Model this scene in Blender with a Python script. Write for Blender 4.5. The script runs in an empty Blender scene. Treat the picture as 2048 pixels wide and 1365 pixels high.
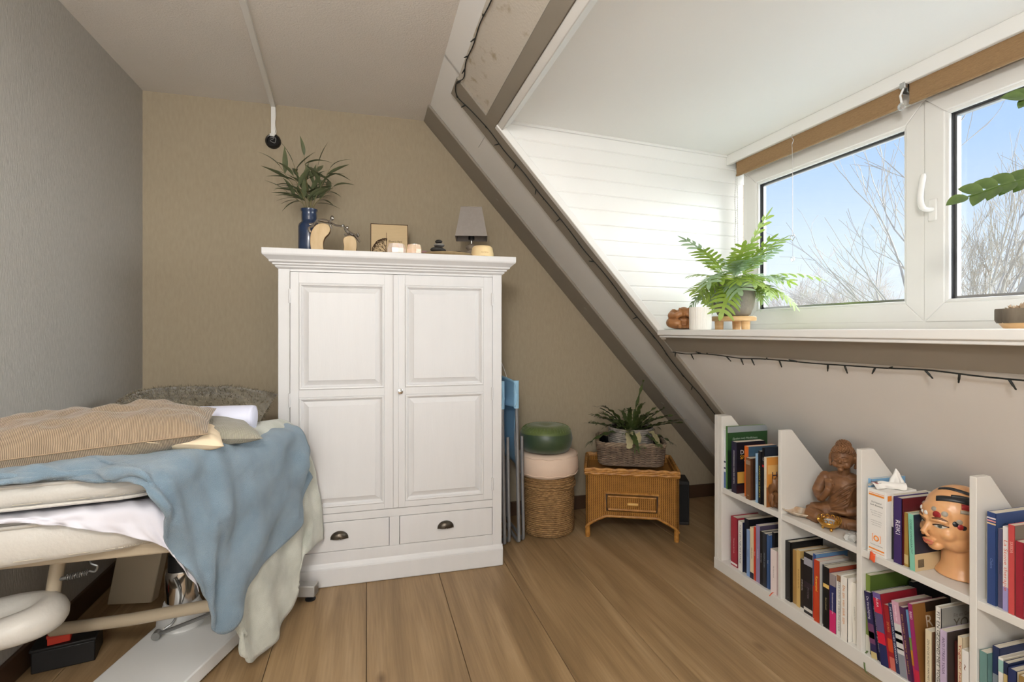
import bpy, bmesh, math, random
from mathutils import Vector, Matrix, Quaternion, noise
random.seed(7)
scene = bpy.context.scene
C = scene.collection
PI = math.pi

# ---------------------------------------------------------------- camera
cam_d = bpy.data.cameras.new('camera'); cam = bpy.data.objects.new('camera', cam_d); C.objects.link(cam)
cam_d.sensor_width = 36.0; cam_d.lens = 36.0 * 1040 / 2048; cam_d.shift_y = -20.5 / 2048
cam_d.clip_start = 0.05; cam_d.clip_end = 300
cam.location = (0, 0, 1.2); cam.rotation_euler = (PI / 2, 0, -math.radians(15.632))
scene.camera = cam

# ---------------------------------------------------------------- world, added sun lamp and fill lights, exposure
world = bpy.data.worlds.new('sky'); scene.world = world; world.use_nodes = True
nt = world.node_tree; nt.nodes.clear()
wo = nt.nodes.new('ShaderNodeOutputWorld'); bg = nt.nodes.new('ShaderNodeBackground')
tc = nt.nodes.new('ShaderNodeTexCoord'); sx = nt.nodes.new('ShaderNodeSeparateXYZ')
rp = nt.nodes.new('ShaderNodeValToRGB')
rp.color_ramp.elements[0].position = 0.0; rp.color_ramp.elements[0].color = (0.95, 0.96, 1.0, 1)
rp.color_ramp.elements[1].position = 0.50; rp.color_ramp.elements[1].color = (0.27, 0.47, 1.0, 1)
e = rp.color_ramp.elements.new(0.10); e.color = (0.80, 0.89, 1.0, 1)
e = rp.color_ramp.elements.new(0.27); e.color = (0.48, 0.66, 1.0, 1)
nt.links.new(tc.outputs['Generated'], sx.inputs[0]); nt.links.new(sx.outputs['Z'], rp.inputs[0])
nt.links.new(rp.outputs[0], bg.inputs[0]); nt.links.new(bg.outputs[0], wo.inputs[0])
bg.inputs[1].default_value = 0.62

def add_light(name, typ, loc, direction, **kw):
    d = bpy.data.lights.new(name, typ)
    for k, v in kw.items(): setattr(d, k, v)
    o = bpy.data.objects.new(name, d); C.objects.link(o); o.location = loc
    o.rotation_euler = Vector(direction).to_track_quat('-Z', 'Y').to_euler()
    return o
# added wide-angle sun lamp, imitates bright hazy sky through the dormer window
add_light('added_sky_sun', 'SUN', (6, -1, 5), (-0.92, 0.0, -0.24), energy=9.6, angle=math.radians(100), color=(0.97, 0.985, 1.0))
# added area light behind the camera, lifts the room's brightness
add_light('added_fill_light', 'AREA', (-0.60, -1.60, 1.50), (0.12, 1, 0.05), energy=17, shape='RECTANGLE', size=1.3, size_y=1.1, color=(0.97, 0.985, 1.0))
pt = add_light('window_portal', 'AREA', (2.33, 1.07, 1.69), (-1, 0, 0), energy=0.0, shape='RECTANGLE', size=2.8, size_y=0.95)
try: pt.data.cycles.is_portal = True
except Exception: pass

scene.view_settings.view_transform = 'Standard'; scene.view_settings.look = 'None'
scene.view_settings.gamma = 1.0; scene.view_settings.use_curve_mapping = False
scene.view_settings.exposure = 0.9
try:
    scene.cycles.use_denoising = True
    scene.cycles.max_bounces = 10; scene.cycles.diffuse_bounces = 6; scene.cycles.transparent_max_bounces = 12
    scene.cycles.sample_clamp_indirect = 4.0
except Exception: pass

# ---------------------------------------------------------------- helpers
def lin(c):
    r = []
    for v in c[:3]:
        v = v / 255.0
        r.append(v / 12.92 if v <= 0.04045 else ((v + 0.055) / 1.055) ** 2.4)
    return (*r, 1.0)

MATS = {}
def M(name, col, rough=0.55, metal=0.0, col2=None, var=0.0, scale=6.0, stretch=(1, 1, 1), bump=0.0, bscale=60.0,
      bstretch=None, spec=0.5, sheen=0.0, trans=0.0, sub=0.0, detail=4.0, contrast=(0.3, 0.7), coat=0.0):
    if name in MATS: return MATS[name]
    m = bpy.data.materials.new(name); m.use_nodes = True; MATS[name] = m
    n = m.node_tree; N = n.nodes; L = n.links
    b = N['Principled BSDF']
    b.inputs['Base Color'].default_value = lin(col); b.inputs['Roughness'].default_value = rough
    b.inputs['Metallic'].default_value = metal; b.inputs['Specular IOR Level'].default_value = spec
    if sheen: b.inputs['Sheen Weight'].default_value = sheen; b.inputs['Sheen Roughness'].default_value = 0.5
    if trans: b.inputs['Transmission Weight'].default_value = trans
    if coat: b.inputs['Coat Weight'].default_value = coat; b.inputs['Coat Roughness'].default_value = 0.1
    if sub:
        b.inputs['Subsurface Weight'].default_value = sub; b.inputs['Subsurface Scale'].default_value = 0.01
    if col2 is not None or var or bump:
        t = N.new('ShaderNodeTexCoord')
    if col2 is not None or var:
        c2 = lin(col2) if col2 is not None else tuple(min(1, x * (1 - var)) for x in lin(col)[:3]) + (1,)
        mp = N.new('ShaderNodeMapping'); mp.inputs['Scale'].default_value = stretch
        L.new(t.outputs['Object'], mp.inputs[0])
        nz = N.new('ShaderNodeTexNoise'); nz.inputs['Scale'].default_value = scale; nz.inputs['Detail'].default_value = detail
        L.new(mp.outputs[0], nz.inputs['Vector'])
        r = N.new('ShaderNodeValToRGB'); r.color_ramp.elements[0].position = contrast[0]; r.color_ramp.elements[1].position = contrast[1]
        r.color_ramp.elements[0].color = lin(col); r.color_ramp.elements[1].color = c2
        L.new(nz.outputs['Fac'], r.inputs[0]); L.new(r.outputs[0], b.inputs['Base Color'])
    if bump:
        mp = N.new('ShaderNodeMapping'); mp.inputs['Scale'].default_value = bstretch or stretch
        L.new(t.outputs['Object'], mp.inputs[0])
        nz = N.new('ShaderNodeTexNoise'); nz.inputs['Scale'].default_value = bscale; nz.inputs['Detail'].default_value = 3
        L.new(mp.outputs[0], nz.inputs['Vector'])
        bp = N.new('ShaderNodeBump'); bp.inputs['Strength'].default_value = bump; bp.inputs['Distance'].default_value = 0.01
        L.new(nz.outputs['Fac'], bp.inputs['Height']); L.new(bp.outputs[0], b.inputs['Normal'])
    return m

class B:
    """collects verts and faces; build() links them as one mesh object"""
    def __init__(s): s.v = []; s.f = []
    def add(s, vs, fs, mtx=None):
        o = len(s.v)
        s.v += [tuple(mtx @ Vector(p)) if mtx else tuple(p) for p in vs]
        s.f += [tuple(i + o for i in f) for f in fs]; return s
    def box(s, x0, x1, y0, y1, z0, z1, mtx=None):
        return s.add([(x0, y0, z0), (x1, y0, z0), (x1, y1, z0), (x0, y1, z0), (x0, y0, z1), (x1, y0, z1), (x1, y1, z1), (x0, y1, z1)],
                     [(0, 3, 2, 1), (4, 5, 6, 7), (0, 1, 5, 4), (1, 2, 6, 5), (2, 3, 7, 6), (3, 0, 4, 7)], mtx)
    def prism(s, poly, fn0, fn1):
        n = len(poly)
        return s.add([fn0(*p) for p in poly] + [fn1(*p) for p in poly],
                     [tuple(reversed(range(n))), tuple(range(n, 2 * n))] + [(i, (i + 1) % n, n + (i + 1) % n, n + i) for i in range(n)])
    def tube(s, pts, r, n=8, closed=False, caps=True):
        pts = [Vector(p) for p in pts]; k = len(pts)
        rr = r if isinstance(r, (list, tuple)) else [r] * k
        t0 = (pts[1] - pts[0]).normalized()
        a = t0.cross(Vector((0, 0, 1)))
        if a.length < 1e-3: a = t0.cross(Vector((0, 1, 0)))
        a.normalize(); vs = []; prev = t0
        for i in range(k):
            if closed: t = (pts[(i + 1) % k] - pts[i - 1]).normalized()
            else: t = (pts[min(i + 1, k - 1)] - pts[max(i - 1, 0)]).normalized()
            if t.length < 1e-6: t = prev
            a = prev.rotation_difference(t) @ a; a = (a - t * a.dot(t)).normalized(); prev = t
            bb = t.cross(a)
            for j in range(n):
                th = 2 * PI * j / n
                vs.append(tuple(pts[i] + (a * math.cos(th) + bb * math.sin(th)) * rr[i]))
        fs = []
        for i in range(k if closed else k - 1):
            i2 = (i + 1) % k
            for j in range(n):
                fs.append((i * n + j, i * n + (j + 1) % n, i2 * n + (j + 1) % n, i2 * n + j))
        if caps and not closed:
            fs.append(tuple(reversed(range(n)))); fs.append(tuple((k - 1) * n + j for j in range(n)))
        return s.add(vs, fs)
    def lathe(s, prof, n=32, mtx=None, cap0=True, cap1=True, wob=None):
        vs = []
        for i, (r, z) in enumerate(prof):
            for j in range(n):
                th = 2 * PI * j / n; q = r * (wob(th, z) if wob else 1)
                vs.append((q * math.cos(th), q * math.sin(th), z))
        fs = []
        k = len(prof)
        for i in range(k - 1):
            for j in range(n): fs.append((i * n + j, i * n + (j + 1) % n, (i + 1) * n + (j + 1) % n, (i + 1) * n + j))
        if cap0: fs.append(tuple(reversed(range(n))))
        if cap1: fs.append(tuple((k - 1) * n + j for j in range(n)))
        return s.add(vs, fs, mtx)
    def ball(s, c, r, n=16, m=10, mtx=None):
        """ellipsoid, r = (rx,ry,rz) or a number"""
        if not isinstance(r, (tuple, list)): r = (r, r, r)
        vs = [(0, 0, -1)]; fs = []
        for i in range(1, m):
            ph = -PI / 2 + PI * i / m
            for j in range(n): vs.append((math.cos(ph) * math.cos(2 * PI * j / n), math.cos(ph) * math.sin(2 * PI * j / n), math.sin(ph)))
        vs.append((0, 0, 1)); top = len(vs) - 1
        for j in range(n): fs.append((0, 1 + (j + 1) % n, 1 + j)); fs.append((top, top - n + j, top - n + (j + 1) % n))
        for i in range(m - 2):
            for j in range(n): fs.append((1 + i * n + j, 1 + i * n + (j + 1) % n, 1 + (i + 1) * n + (j + 1) % n, 1 + (i + 1) * n + j))
        vs = [(x * r[0], y * r[1], z * r[2]) for x, y, z in vs]
        if mtx: vs = [tuple(mtx @ Vector(p)) for p in vs]
        return s.add([(x + c[0], y + c[1], z + c[2]) for x, y, z in vs], fs)
    def grid(s, fn, nu, nv):
        vs = [fn(i / (nu - 1), j / (nv - 1)) for j in range(nv) for i in range(nu)]
        return s.add(vs, [(j * nu + i, j * nu + i + 1, (j + 1) * nu + i + 1, (j + 1) * nu + i) for j in range(nv - 1) for i in range(nu - 1)])
    def mesh(s, name, mat, smooth=False, angle=40):
        me = bpy.data.meshes.new(name); me.from_pydata(s.v, [], s.f)
        bm = bmesh.new(); bm.from_mesh(me); bmesh.ops.recalc_face_normals(bm, faces=bm.faces); bm.to_mesh(me); bm.free()
        if mat: me.materials.append(mat)
        if smooth:
            me.shade_smooth()
            if angle < 180: me.set_sharp_from_angle(angle=math.radians(angle))
        return me
    def build(s, name, mat, parent=None, smooth=False, angle=40, bevel=0.0, seg=2, loc=None, rot=None, sub=0, solid=0.0, soff=-1):
        o = bpy.data.objects.new(name, s.mesh(name, mat, smooth, angle)); C.objects.link(o)
        if parent: o.parent = parent
        if loc: o.location = loc
        if rot: o.rotation_euler = rot
        if solid:
            md = o.modifiers.new('solid', 'SOLIDIFY'); md.thickness = solid; md.offset = soff
        if bevel:
            md = o.modifiers.new('bevel', 'BEVEL'); md.width = bevel; md.segments = seg; md.limit_method = 'ANGLE'; md.angle_limit = math.radians(35)
            if seg > 1:
                o.data.shade_smooth(); o.data.set_sharp_from_angle(angle=math.radians(38)); md.harden_normals = False
        if sub:
            md = o.modifiers.new('sub', 'SUBSURF'); md.levels = sub; md.render_levels = sub
        return o

def tag(o, label, cat, group=None):
    o['label'] = label; o['category'] = cat
    if group: o['group'] = group
    return o
def thing(name, label, cat, loc=(0, 0, 0), rz=0.0, group=None):
    o = bpy.data.objects.new(name, None); C.objects.link(o); o.location = loc; o.rotation_euler = (0, 0, rz)
    o.empty_display_size = 0.05
    return tag(o, label, cat, group)
def struct(o): o['kind'] = 'structure'; return o
def part_copy(src, parent, loc=None, rot=None, scale=None):
    o = src.copy(); C.objects.link(o); o.parent = parent
    if loc is not None: o.location = loc
    if rot is not None: o.rotation_euler = rot
    if scale is not None: o.scale = scale
    return o
def mesh_obj(name, me, parent=None, loc=None, rot=None, scale=None):
    o = bpy.data.objects.new(name, me); C.objects.link(o)
    if parent: o.parent = parent
    if loc is not None: o.location = loc
    if rot is not None: o.rotation_euler = rot
    if scale is not None: o.scale = scale
    return o
def text_mesh(s, size, align='LEFT', shear=0.0, width=None):
    cu = bpy.data.curves.new('lettering', 'FONT'); cu.body = s; cu.size = size; cu.align_x = align; cu.align_y = 'CENTER'
    cu.extrude = 0.0; cu.shear = shear; cu.resolution_u = 2
    o = bpy.data.objects.new('lettering', cu); C.objects.link(o)
    me = bpy.data.meshes.new_from_object(o.evaluated_get(bpy.context.evaluated_depsgraph_get()))
    C.objects.unlink(o); bpy.data.objects.remove(o); bpy.data.curves.remove(cu)
    if width and len(me.vertices):
        xs = [v.co.x for v in me.vertices]; w = max(xs) - min(xs)
        if w > 0:
            f = width / w
            for v in me.vertices: v.co.x *= f
    return me
def put_text(s, size, mat, parent, origin, xdir, ydir, align='LEFT', width=None, shear=0.0, name='lettering'):
    me = text_mesh(s, size, align, shear, width); me.name = name
    X = Vector(xdir).normalized(); Y = Vector(ydir).normalized(); Z = X.cross(Y)
    mt = Matrix((X, Y, Z)).transposed().to_4x4(); mt.translation = Vector(origin)
    me.transform(mt); me.materials.clear(); me.materials.append(mat)
    return mesh_obj(name, me, parent)
def catmull(p0, p1, p2, p3, t):
    return 0.5 * ((2 * p1) + (-p0 + p2) * t + (2 * p0 - 5 * p1 + 4 * p2 - p3) * t * t + (-p0 + 3 * p1 - 3 * p2 + p3) * t * t * t)
def spline(pts, n):
    P = [Vector(p) for p in pts]; k = len(P); out = []
    for i in range(n):
        f = i / (n - 1) * (k - 1); j = min(int(f), k - 2); t = f - j
        a = P[j - 1] if j > 0 else 2 * P[0] - P[1]; d = P[j + 2] if j + 2 < k else 2 * P[-1] - P[-2]
        out.append(catmull(a, P[j], P[j + 1], d, t))
    return out
def net(rows, nu, nv):
    """smooth surface through a control net -> nv x nu grid of points"""
    R = [spline(r, nu) for r in rows]
    cols = [spline([R[j][i] for j in range(len(R))], nv) for i in range(nu)]
    return [[cols[i][j] for i in range(nu)] for j in range(nv)]
def remesh(b, name, mat, parent, voxel, smooth=6, loc=None, rot=None, fac=0.5):
    """fuse overlapping lumps into one continuous carved surface"""
    o = bpy.data.objects.new(name, b.mesh(name, mat)); C.objects.link(o)
    md = o.modifiers.new('fuse', 'REMESH'); md.mode = 'VOXEL'; md.voxel_size = voxel
    if smooth:
        sm = o.modifiers.new('smooth', 'SMOOTH'); sm.factor = fac; sm.iterations = smooth
    me = bpy.data.meshes.new_from_object(o.evaluated_get(bpy.context.evaluated_depsgraph_get()))
    o.modifiers.clear(); o.data = me; me.name = name
    me.shade_smooth()
    if not me.materials: me.materials.append(mat)
    if parent: o.parent = parent
    if loc: o.location = loc
    if rot: o.rotation_euler = rot
    return o

# ---------------------------------------------------------------- materials of the setting
def wall_fiber(name, col, col2):
    m = M(name, col, rough=0.75, col2=col2, scale=90, stretch=(1, 1, 0.06), bump=0.25, bscale=170, bstretch=(1, 1, 0.05), contrast=(0.35, 0.75))
    return m
m_left = M('grey_fibre_wallpaper', (164, 161, 155), rough=0.7, col2=(180, 177, 171), scale=260, stretch=(1, 1, 0.12), bump=0.3, bscale=330, bstretch=(1, 1, 0.10), contrast=(0.35, 0.75))
m_back = M('khaki_wallpaper', (166, 153, 130), rough=0.85, col2=(159, 146, 124), scale=70, stretch=(1, 1, 0.3), bump=0.12, bscale=200)
m_ceil = M('rough_white_plaster', (232, 227, 221), rough=0.9, bump=0.35, bscale=130, var=0.04, scale=2)
m_slope = M('smooth_white_plaster', (236, 234, 231), rough=0.8, var=0.05, scale=1.6, bump=0.05, bscale=60)
m_dorm = M('dormer_white_paint', (240, 239, 236), rough=0.55, var=0.02, scale=2)
m_plank = M('painted_white_boards', (236, 235, 232), rough=0.33, var=0.03, scale=3, bump=0.03, bscale=40, bstretch=(0.2, 1, 3))
m_taupe = M('taupe_paint', (146, 138, 126), rough=0.6, var=0.06, scale=5)
m_white_trim = M('white_gloss_trim', (232, 231, 228), rough=0.35)
m_pvc = M('white_window_plastic', (232, 230, 226), rough=0.35)
m_dark_base = M('dark_brown_wood', (74, 52, 36), rough=0.5)
m_black = M('matt_black', (16, 16, 17), rough=0.5)

def floor_mat(i):
    m = bpy.data.materials.new('oak_floor_%d' % i); m.use_nodes = True
    N = m.node_tree.nodes; L = m.node_tree.links; b = N['Principled BSDF']
    t = N.new('ShaderNodeTexCoord'); mp = N.new('ShaderNodeMapping')
    mp.inputs['Location'].default_value = (i * 3.7, i * 11.3, 0); L.new(t.outputs['Object'], mp.inputs[0])
    s1 = N.new('ShaderNodeMapping'); s1.inputs['Scale'].default_value = (9.0, 0.55, 1); L.new(mp.outputs[0], s1.inputs[0])
    n1 = N.new('ShaderNodeTexNoise'); n1.inputs['Scale'].default_value = 1.0; n1.inputs['Detail'].default_value = 8; n1.inputs['Distortion'].default_value = 1.4
    L.new(s1.outputs[0], n1.inputs['Vector'])
    s2 = N.new('ShaderNodeMapping'); s2.inputs['Scale'].default_value = (60, 2.2, 1); L.new(mp.outputs[0], s2.inputs[0])
    n2 = N.new('ShaderNodeTexNoise'); n2.inputs['Scale'].default_value = 2.0; n2.inputs['Detail'].default_value = 5; L.new(s2.outputs[0], n2.inputs['Vector'])
    s3 = N.new('ShaderNodeMapping'); s3.inputs['Scale'].default_value = (7, 3.2, 1); L.new(mp.outputs[0], s3.inputs[0])
    vo = N.new('ShaderNodeTexVoronoi'); vo.inputs['Scale'].default_value = 0.8; L.new(s3.outputs[0], vo.inputs['Vector'])
    r1 = N.new('ShaderNodeValToRGB'); q = r1.color_ramp
    q.elements[0].position = 0.28; q.elements[0].color = lin((125, 101, 71)); q.elements[1].position = 0.72; q.elements[1].color = lin((171, 145, 111))
    k = q.elements.new(0.5); k.color = lin((152, 125, 91)); L.new(n1.outputs['Fac'], r1.inputs[0])
    r2 = N.new('ShaderNodeValToRGB'); r2.color_ramp.elements[0].position = 0.35; r2.color_ramp.elements[0].color = (0.88, 0.865, 0.84, 1)
    r2.color_ramp.elements[1].position = 0.65; r2.color_ramp.elements[1].color = (1.05, 1.04, 1.02, 1); L.new(n2.outputs['Fac'], r2.inputs[0])
    r3 = N.new('ShaderNodeValToRGB'); r3.color_ramp.elements[0].position = 0.03; r3.color_ramp.elements[0].color = (0.42, 0.36, 0.30, 1)
    r3.color_ramp.elements[1].position = 0.13; r3.color_ramp.elements[1].color = (1, 1, 1, 1); L.new(vo.outputs['Distance'], r3.inputs[0])
    x1 = N.new('ShaderNodeMixRGB'); x1.blend_type = 'MULTIPLY'; x1.inputs[0].default_value = 1; L.new(r1.outputs[0], x1.inputs[1]); L.new(r2.outputs[0], x1.inputs[2])
    x2 = N.new('ShaderNodeMixRGB'); x2.blend_type = 'MULTIPLY'; x2.inputs[0].default_value = 1; L.new(x1.outputs[0], x2.inputs[1]); L.new(r3.outputs[0], x2.inputs[2])
    L.new(x2.outputs[0], b.inputs['Base Color']); b.inputs['Roughness'].default_value = 0.42; b.inputs['Specular IOR Level'].default_value = 0.35
    bp = N.new('ShaderNodeBump'); bp.inputs['Strength'].default_value = 0.08; bp.inputs['Distance'].default_value = 0.004
    L.new(n2.outputs['Fac'], bp.inputs['Height']); L.new(bp.outputs[0], b.inputs['Normal'])
    return m

def wood(name, c1, c2, rough=0.45, sc=(30, 30, 3), scale=1.5):
    return M(name, c1, rough=rough, col2=c2, scale=scale, stretch=sc, detail=6, bump=0.05, bscale=3, bstretch=sc)

# ---------------------------------------------------------------- room shell
WX, BY, CZ, NY = -1.17, 3.257, 2.505, -1.7
P0 = Vector((0.35, 0, 2.511)); DS = Vector((0.6638, 0, -0.7479)); DN = Vector((-0.7479, 0, -0.6638))
def sp(s, y, t): q = P0 + DS * s + DN * t; return (q.x, y, q.z)
def slope_box(b, y0, y1, s0, s1, t0, t1):
    vs = [sp(s, y, t) for t in (t0, t1) for (s, y) in ((s0, y0), (s1, y0), (s1, y1), (s0, y1))]
    return b.add(vs, [(0, 3, 2, 1), (4, 5, 6, 7), (0, 1, 5, 4), (1, 2, 6, 5), (2, 3, 7, 6), (3, 0, 4, 7)])
def sx_(x): return (x - 0.35) / 0.6638     # slope coordinate at a given x

fl = struct(B().box(-1.3, 2.75, NY - 0.1, BY + 0.1, -0.08, -0.012).build('floor', m_dark_base))
for i in range(-4, 8):
    x0, x1 = i * 0.345 + 0.001, (i + 1) * 0.345 - 0.001
    fm = floor_mat(i + 5)
    cut = 0.35 + 0.23 * ((i * 5) % 4)
    for ya, yb in ((NY, cut - 0.001), (cut + 0.001, BY)):
        B().box(max(x0, WX), min(x1, 2.7), ya, yb, -0.013, 0.0).build('plank', fm, fl, bevel=0.0014, seg=1)
struct(B().box(WX - 0.12, WX, NY - 0.1, BY + 0.1, -0.08, CZ + 0.1).build('wall_left', m_left))
struct(B().box(WX - 0.12, 2.9, BY, BY + 0.12, -0.08, CZ + 0.1).build('wall_back', m_back))
struct(B().box(WX - 0.12, 2.9, NY - 0.12, NY, -0.08, CZ + 0.1).build('wall_near', m_slope))
struct(B().box(WX - 0.12, 0.45, NY - 0.1, BY + 0.1, CZ, CZ + 0.1).build('ceiling', m_ceil))
CK = 2.445
def cheek_y(x): return CK + (x - 0.6) * 0.1046
b = B()
ya_, yb_ = (lambda s_: cheek_y(0.35 + s_ * 0.6638) + 0.022), BY + 0.1
b.add([sp(s_, (ya_(s_) if k_ == 0 else yb_), t_) for t_ in (-0.12, 0.0) for (s_, k_) in ((-0.12, 0), (3.5, 0), (3.5, 1), (-0.12, 1))],
      [(0, 3, 2, 1), (4, 5, 6, 7), (0, 1, 5, 4), (1, 2, 6, 5), (2, 3, 7, 6), (3, 0, 4, 7)])
slope_box(b, NY - 0.1, CK + 0.02, -0.12, sx_(0.63), -0.12, 0.0)
slope_box(b, NY - 0.1, CK + 0.3, sx_(1.605), 3.5, -0.12, 0.0)
slope_box(b, NY - 0.1, -0.42, -0.12, 3.5, -0.12, 0.0)
struct(b.build('wall_right', m_slope))
struct(slope_box(B(), 2.475, 2.645, 0.115, 3.34, -0.002, 0.016).build('trim_1', m_taupe, bevel=0.003))
struct(slope_box(B(), 3.02, BY, 0.0, 3.34, -0.002, 0.014).build('trim_2', m_taupe, bevel=0.006))
m_spot = M('bare_board_with_stains', (202, 194, 182), rough=0.9, col2=(158, 140, 108), scale=11, stretch=(2.2, 1.3, 1.0), contrast=(0.58, 0.76), bump=0.15, bscale=80)
struct(slope_box(B(), NY, 2.475, 0.118, 0.335, -0.002, 0.004).build('trim_3', m_spot))
struct(slope_box(B(), NY, 2.475, 0.335, 0.405, -0.002, 0.018).build('trim_4', m_taupe, bevel=0.003))
struct(slope_box(B(), -0.42, 2.475, 0.405, 0.442, -0.06, 0.014).build('trim_5', m_white_trim, bevel=0.004))
struct(slope_box(B(), CK - 0.004, 2.478, 0.405, sx_(1.545), -0.014, 0.020).build('trim_6', m_white_trim, bevel=0.004))
struct(slope_box(B(), NY, 2.475, sx_(1.528), sx_(1.605), -0.03, 0.012).build('trim_7', m_taupe, bevel=0.003))
# screw heads on the rafter
for k, s in enumerate((0.66, 1.55, 2.4)):
    c = Vector(sp(s, 3.12, 0.0142)); o = B().lathe([(0.012, 0), (0.011, 0.003), (0.004, 0.005)], 16).build('screw_cap', m_taupe, None, True)
    o.rotation_euler = DN.to_track_quat('Z', 'Y').to_euler(); o.location = c
    tag(o, 'painted screw cap on the rafter, ' + ('highest one beside the lamp', 'middle one behind the wardrobe top corner', 'lowest one behind the fern')[k], 'screw cap', 'screw caps on the rafter')

# dormer: ceiling, cheek of horizontal boards, far walls
struct(B().box(0.60, 2.45, -0.55, 2.85, 2.225, 2.34).build('ceiling_dormer', m_dorm))
ck = struct(B().prism([(0.35, 2.52), (2.14, 2.52), (2.14, 0.9), (1.78, 0.9)], lambda x, z: (x, cheek_y(x) + 0.012, z), lambda x, z: (x, cheek_y(x) + 0.10, z)).build('wall_dormer_cheek', m_dorm))
z = 1.205; k = 0
while z < 2.225:
    z1 = min(z + 0.0785, 2.226)
    xl = lambda zz: 0.35 + (2.511 - zz) * 0.8875 + 0.012
    poly = [(xl(z) , z), (2.16, z), (2.16, z1), (xl(z1), z1)]
    B().prism(poly, lambda x, zz: (x, cheek_y(x), zz), lambda x, zz: (x, cheek_y(x) + 0.014, zz)).build('board', m_plank, ck, bevel=0.005, seg=1)
    z = z1; k += 1
struct(B().box(0.5, 2.45, -0.55, -0.42, 1.0, 2.34).build('wall_dormer_near', m_dorm))
struct(B().box(2.115, 2.32, -0.5, 2.75, 2.115, 2.30).build('wall_lintel', m_dorm))
struct(B().box(2.115, 2.30, -0.5, 2.75, 0.6, 1.205).build('wall_parapet', m_dorm))
struct(B().box(2.028, 2.05, -0.42, cheek_y(2.03) - 0.0, 2.168, 2.226).build('trim_8', m_white_trim, bevel=0.004))
sl = struct(B().box(1.488, 2.15, -0.42, CK + 0.01, 1.176, 1.205).build('window_sill', m_white_trim, bevel=0.004))
B().box(1.498, 1.53, -0.42, CK + 0.005, 1.164, 1.177).build('lip', m_white_trim, sl, bevel=0.003)
# quarter-round where boards meet ceiling
struct(B().prism([(0.62, 2.226), (2.1, 2.226), (2.1, 2.212), (0.636, 2.212)], lambda x, zz: (x, cheek_y(x) - 0.012, zz), lambda x, zz: (x, cheek_y(x) + 0.002, zz)).build('trim_9', m_white_trim, bevel=0.003))

# baseboards
struct(B().box(WX, 2.52, BY - 0.016, BY, 0.0, 0.09).build('baseboard_back', m_dark_base, bevel=0.004))
struct(B().box(WX, WX + 0.016, NY, BY, 0.0, 0.09).build('baseboard_left', m_dark_base, bevel=0.004))

# window: outer frame, three sashes with panes, handle
win = struct(bpy.data.objects.new('window_1', None)); C.objects.link(win); win.location = (2.12, 0, 1.205)
m_glass = bpy.data.materials.new('window_glass'); m_glass.use_nodes = True
N = m_glass.node_tree.nodes; L = m_glass.node_tree.links; N.clear()
mo = N.new('ShaderNodeOutputMaterial'); mx = N.new('ShaderNodeMixShader'); tr = N.new('ShaderNodeBsdfTransparent'); gl = N.new('ShaderNodeBsdfGlossy')
gl.inputs['Roughness'].default_value = 0.02; tr.inputs['Color'].default_value = (0.97, 0.985, 0.98, 1); mx.inputs[0].default_value = 0.035
L.new(tr.outputs[0], mx.inputs[1]); L.new(gl.outputs[0], mx.inputs[2]); L.new(mx.outputs[0], mo.inputs[0])
m_gasket = M('black_rubber_gasket', (40, 40, 42), rough=0.6)
m_alu = M('brushed_metal', (190, 190, 190), rough=0.3, metal=1.0)
def bars(b, x0, x1, y0, y1, z0, z1, w):
    """four mitred bars"""
    for (a, c, d, e_) in (((y0, z0), (y1, z0), (y1 - w, z0 + w), (y0 + w, z0 + w)), ((y0, z1), (y1, z1), (y1 - w, z1 - w), (y0 + w, z1 - w)),
                          ((y0, z0), (y0, z1), (y0 + w, z1 - w), (y0 + w, z0 + w)), ((y1, z0), (y1, z1), (y1 - w, z1 - w), (y1 - w, z0 + w))):
        b.prism([a, c, d, e_], lambda y, z: (x0, y, z), lambda y, z: (x1, y, z))
    return b
W0, W1 = -0.36, 2.56
fb = B(); bars(fb, 0.0, 0.08, W0, W1, -0.004, 0.915, 0.06); fb.build('frame', m_pvc, win, bevel=0.003)
edges = [2.535, 1.535, 0.575, -0.34]
for k in range(3):
    ya, yb = edges[k + 1] + 0.002, edges[k] - 0.002
    x0 = -0.008 if k == 1 else -0.002
    lo = 0.088 if k != 0 else 0.082
    s = bars(B(), x0, 0.07, ya, yb, 0.03, 0.905, 0.074).build('sash', m_pvc, win, bevel=0.004)
    y2, y3, z2, z3 = ya + 0.074, yb - 0.074, 0.104, 0.831
    bars(B(), x0 + 0.008, 0.05, y2 - 0.002, y3 + 0.002, z2 - 0.002, z3 + 0.002, 0.014).build('glazing_bead', m_white_trim, s, bevel=0.003)
    bars(B(), x0 + 0.020, 0.046, y2 + 0.011, y3 - 0.011, z2 + 0.011, z3 - 0.011, 0.0026).build('gasket', m_gasket, s)
    bars(B(), x0 + 0.034, 0.046, y2 + 0.012, y3 - 0.012, z2 + 0.012, z3 - 0.012, 0.011).build('spacer_bar', m_alu, s)
    B().box(0.046, 0.049, y2, y3, z2, z3).build('pane', m_glass, s)
    if k == 1:
        h = B(); h.prism([(-0.016, -0.045), (0.016, -0.045), (0.016, 0.04), (-0.016, 0.04)], lambda y, z: (x0 - 0.009, 1.497 + y, 0.465 + z), lambda y, z: (x0, 1.497 + y, 0.465 + z))
        ho = h.build('handle', m_pvc, s, bevel=0.005, seg=3)
        g = B().tube(spline([(x0 - 0.004, 1.497, 0.465), (x0 - 0.036, 1.499, 0.463), (x0 - 0.048, 1.506, 0.475), (x0 - 0.050, 1.511, 0.51), (x0 - 0.046, 1.508, 0.56), (x0 - 0.044, 1.503, 0.60)], 24),
                      [0.0095] * 8 + [0.0105] * 14 + [0.010, 0.007], 12).build('grip', m_pvc, ho, True, 60)

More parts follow.
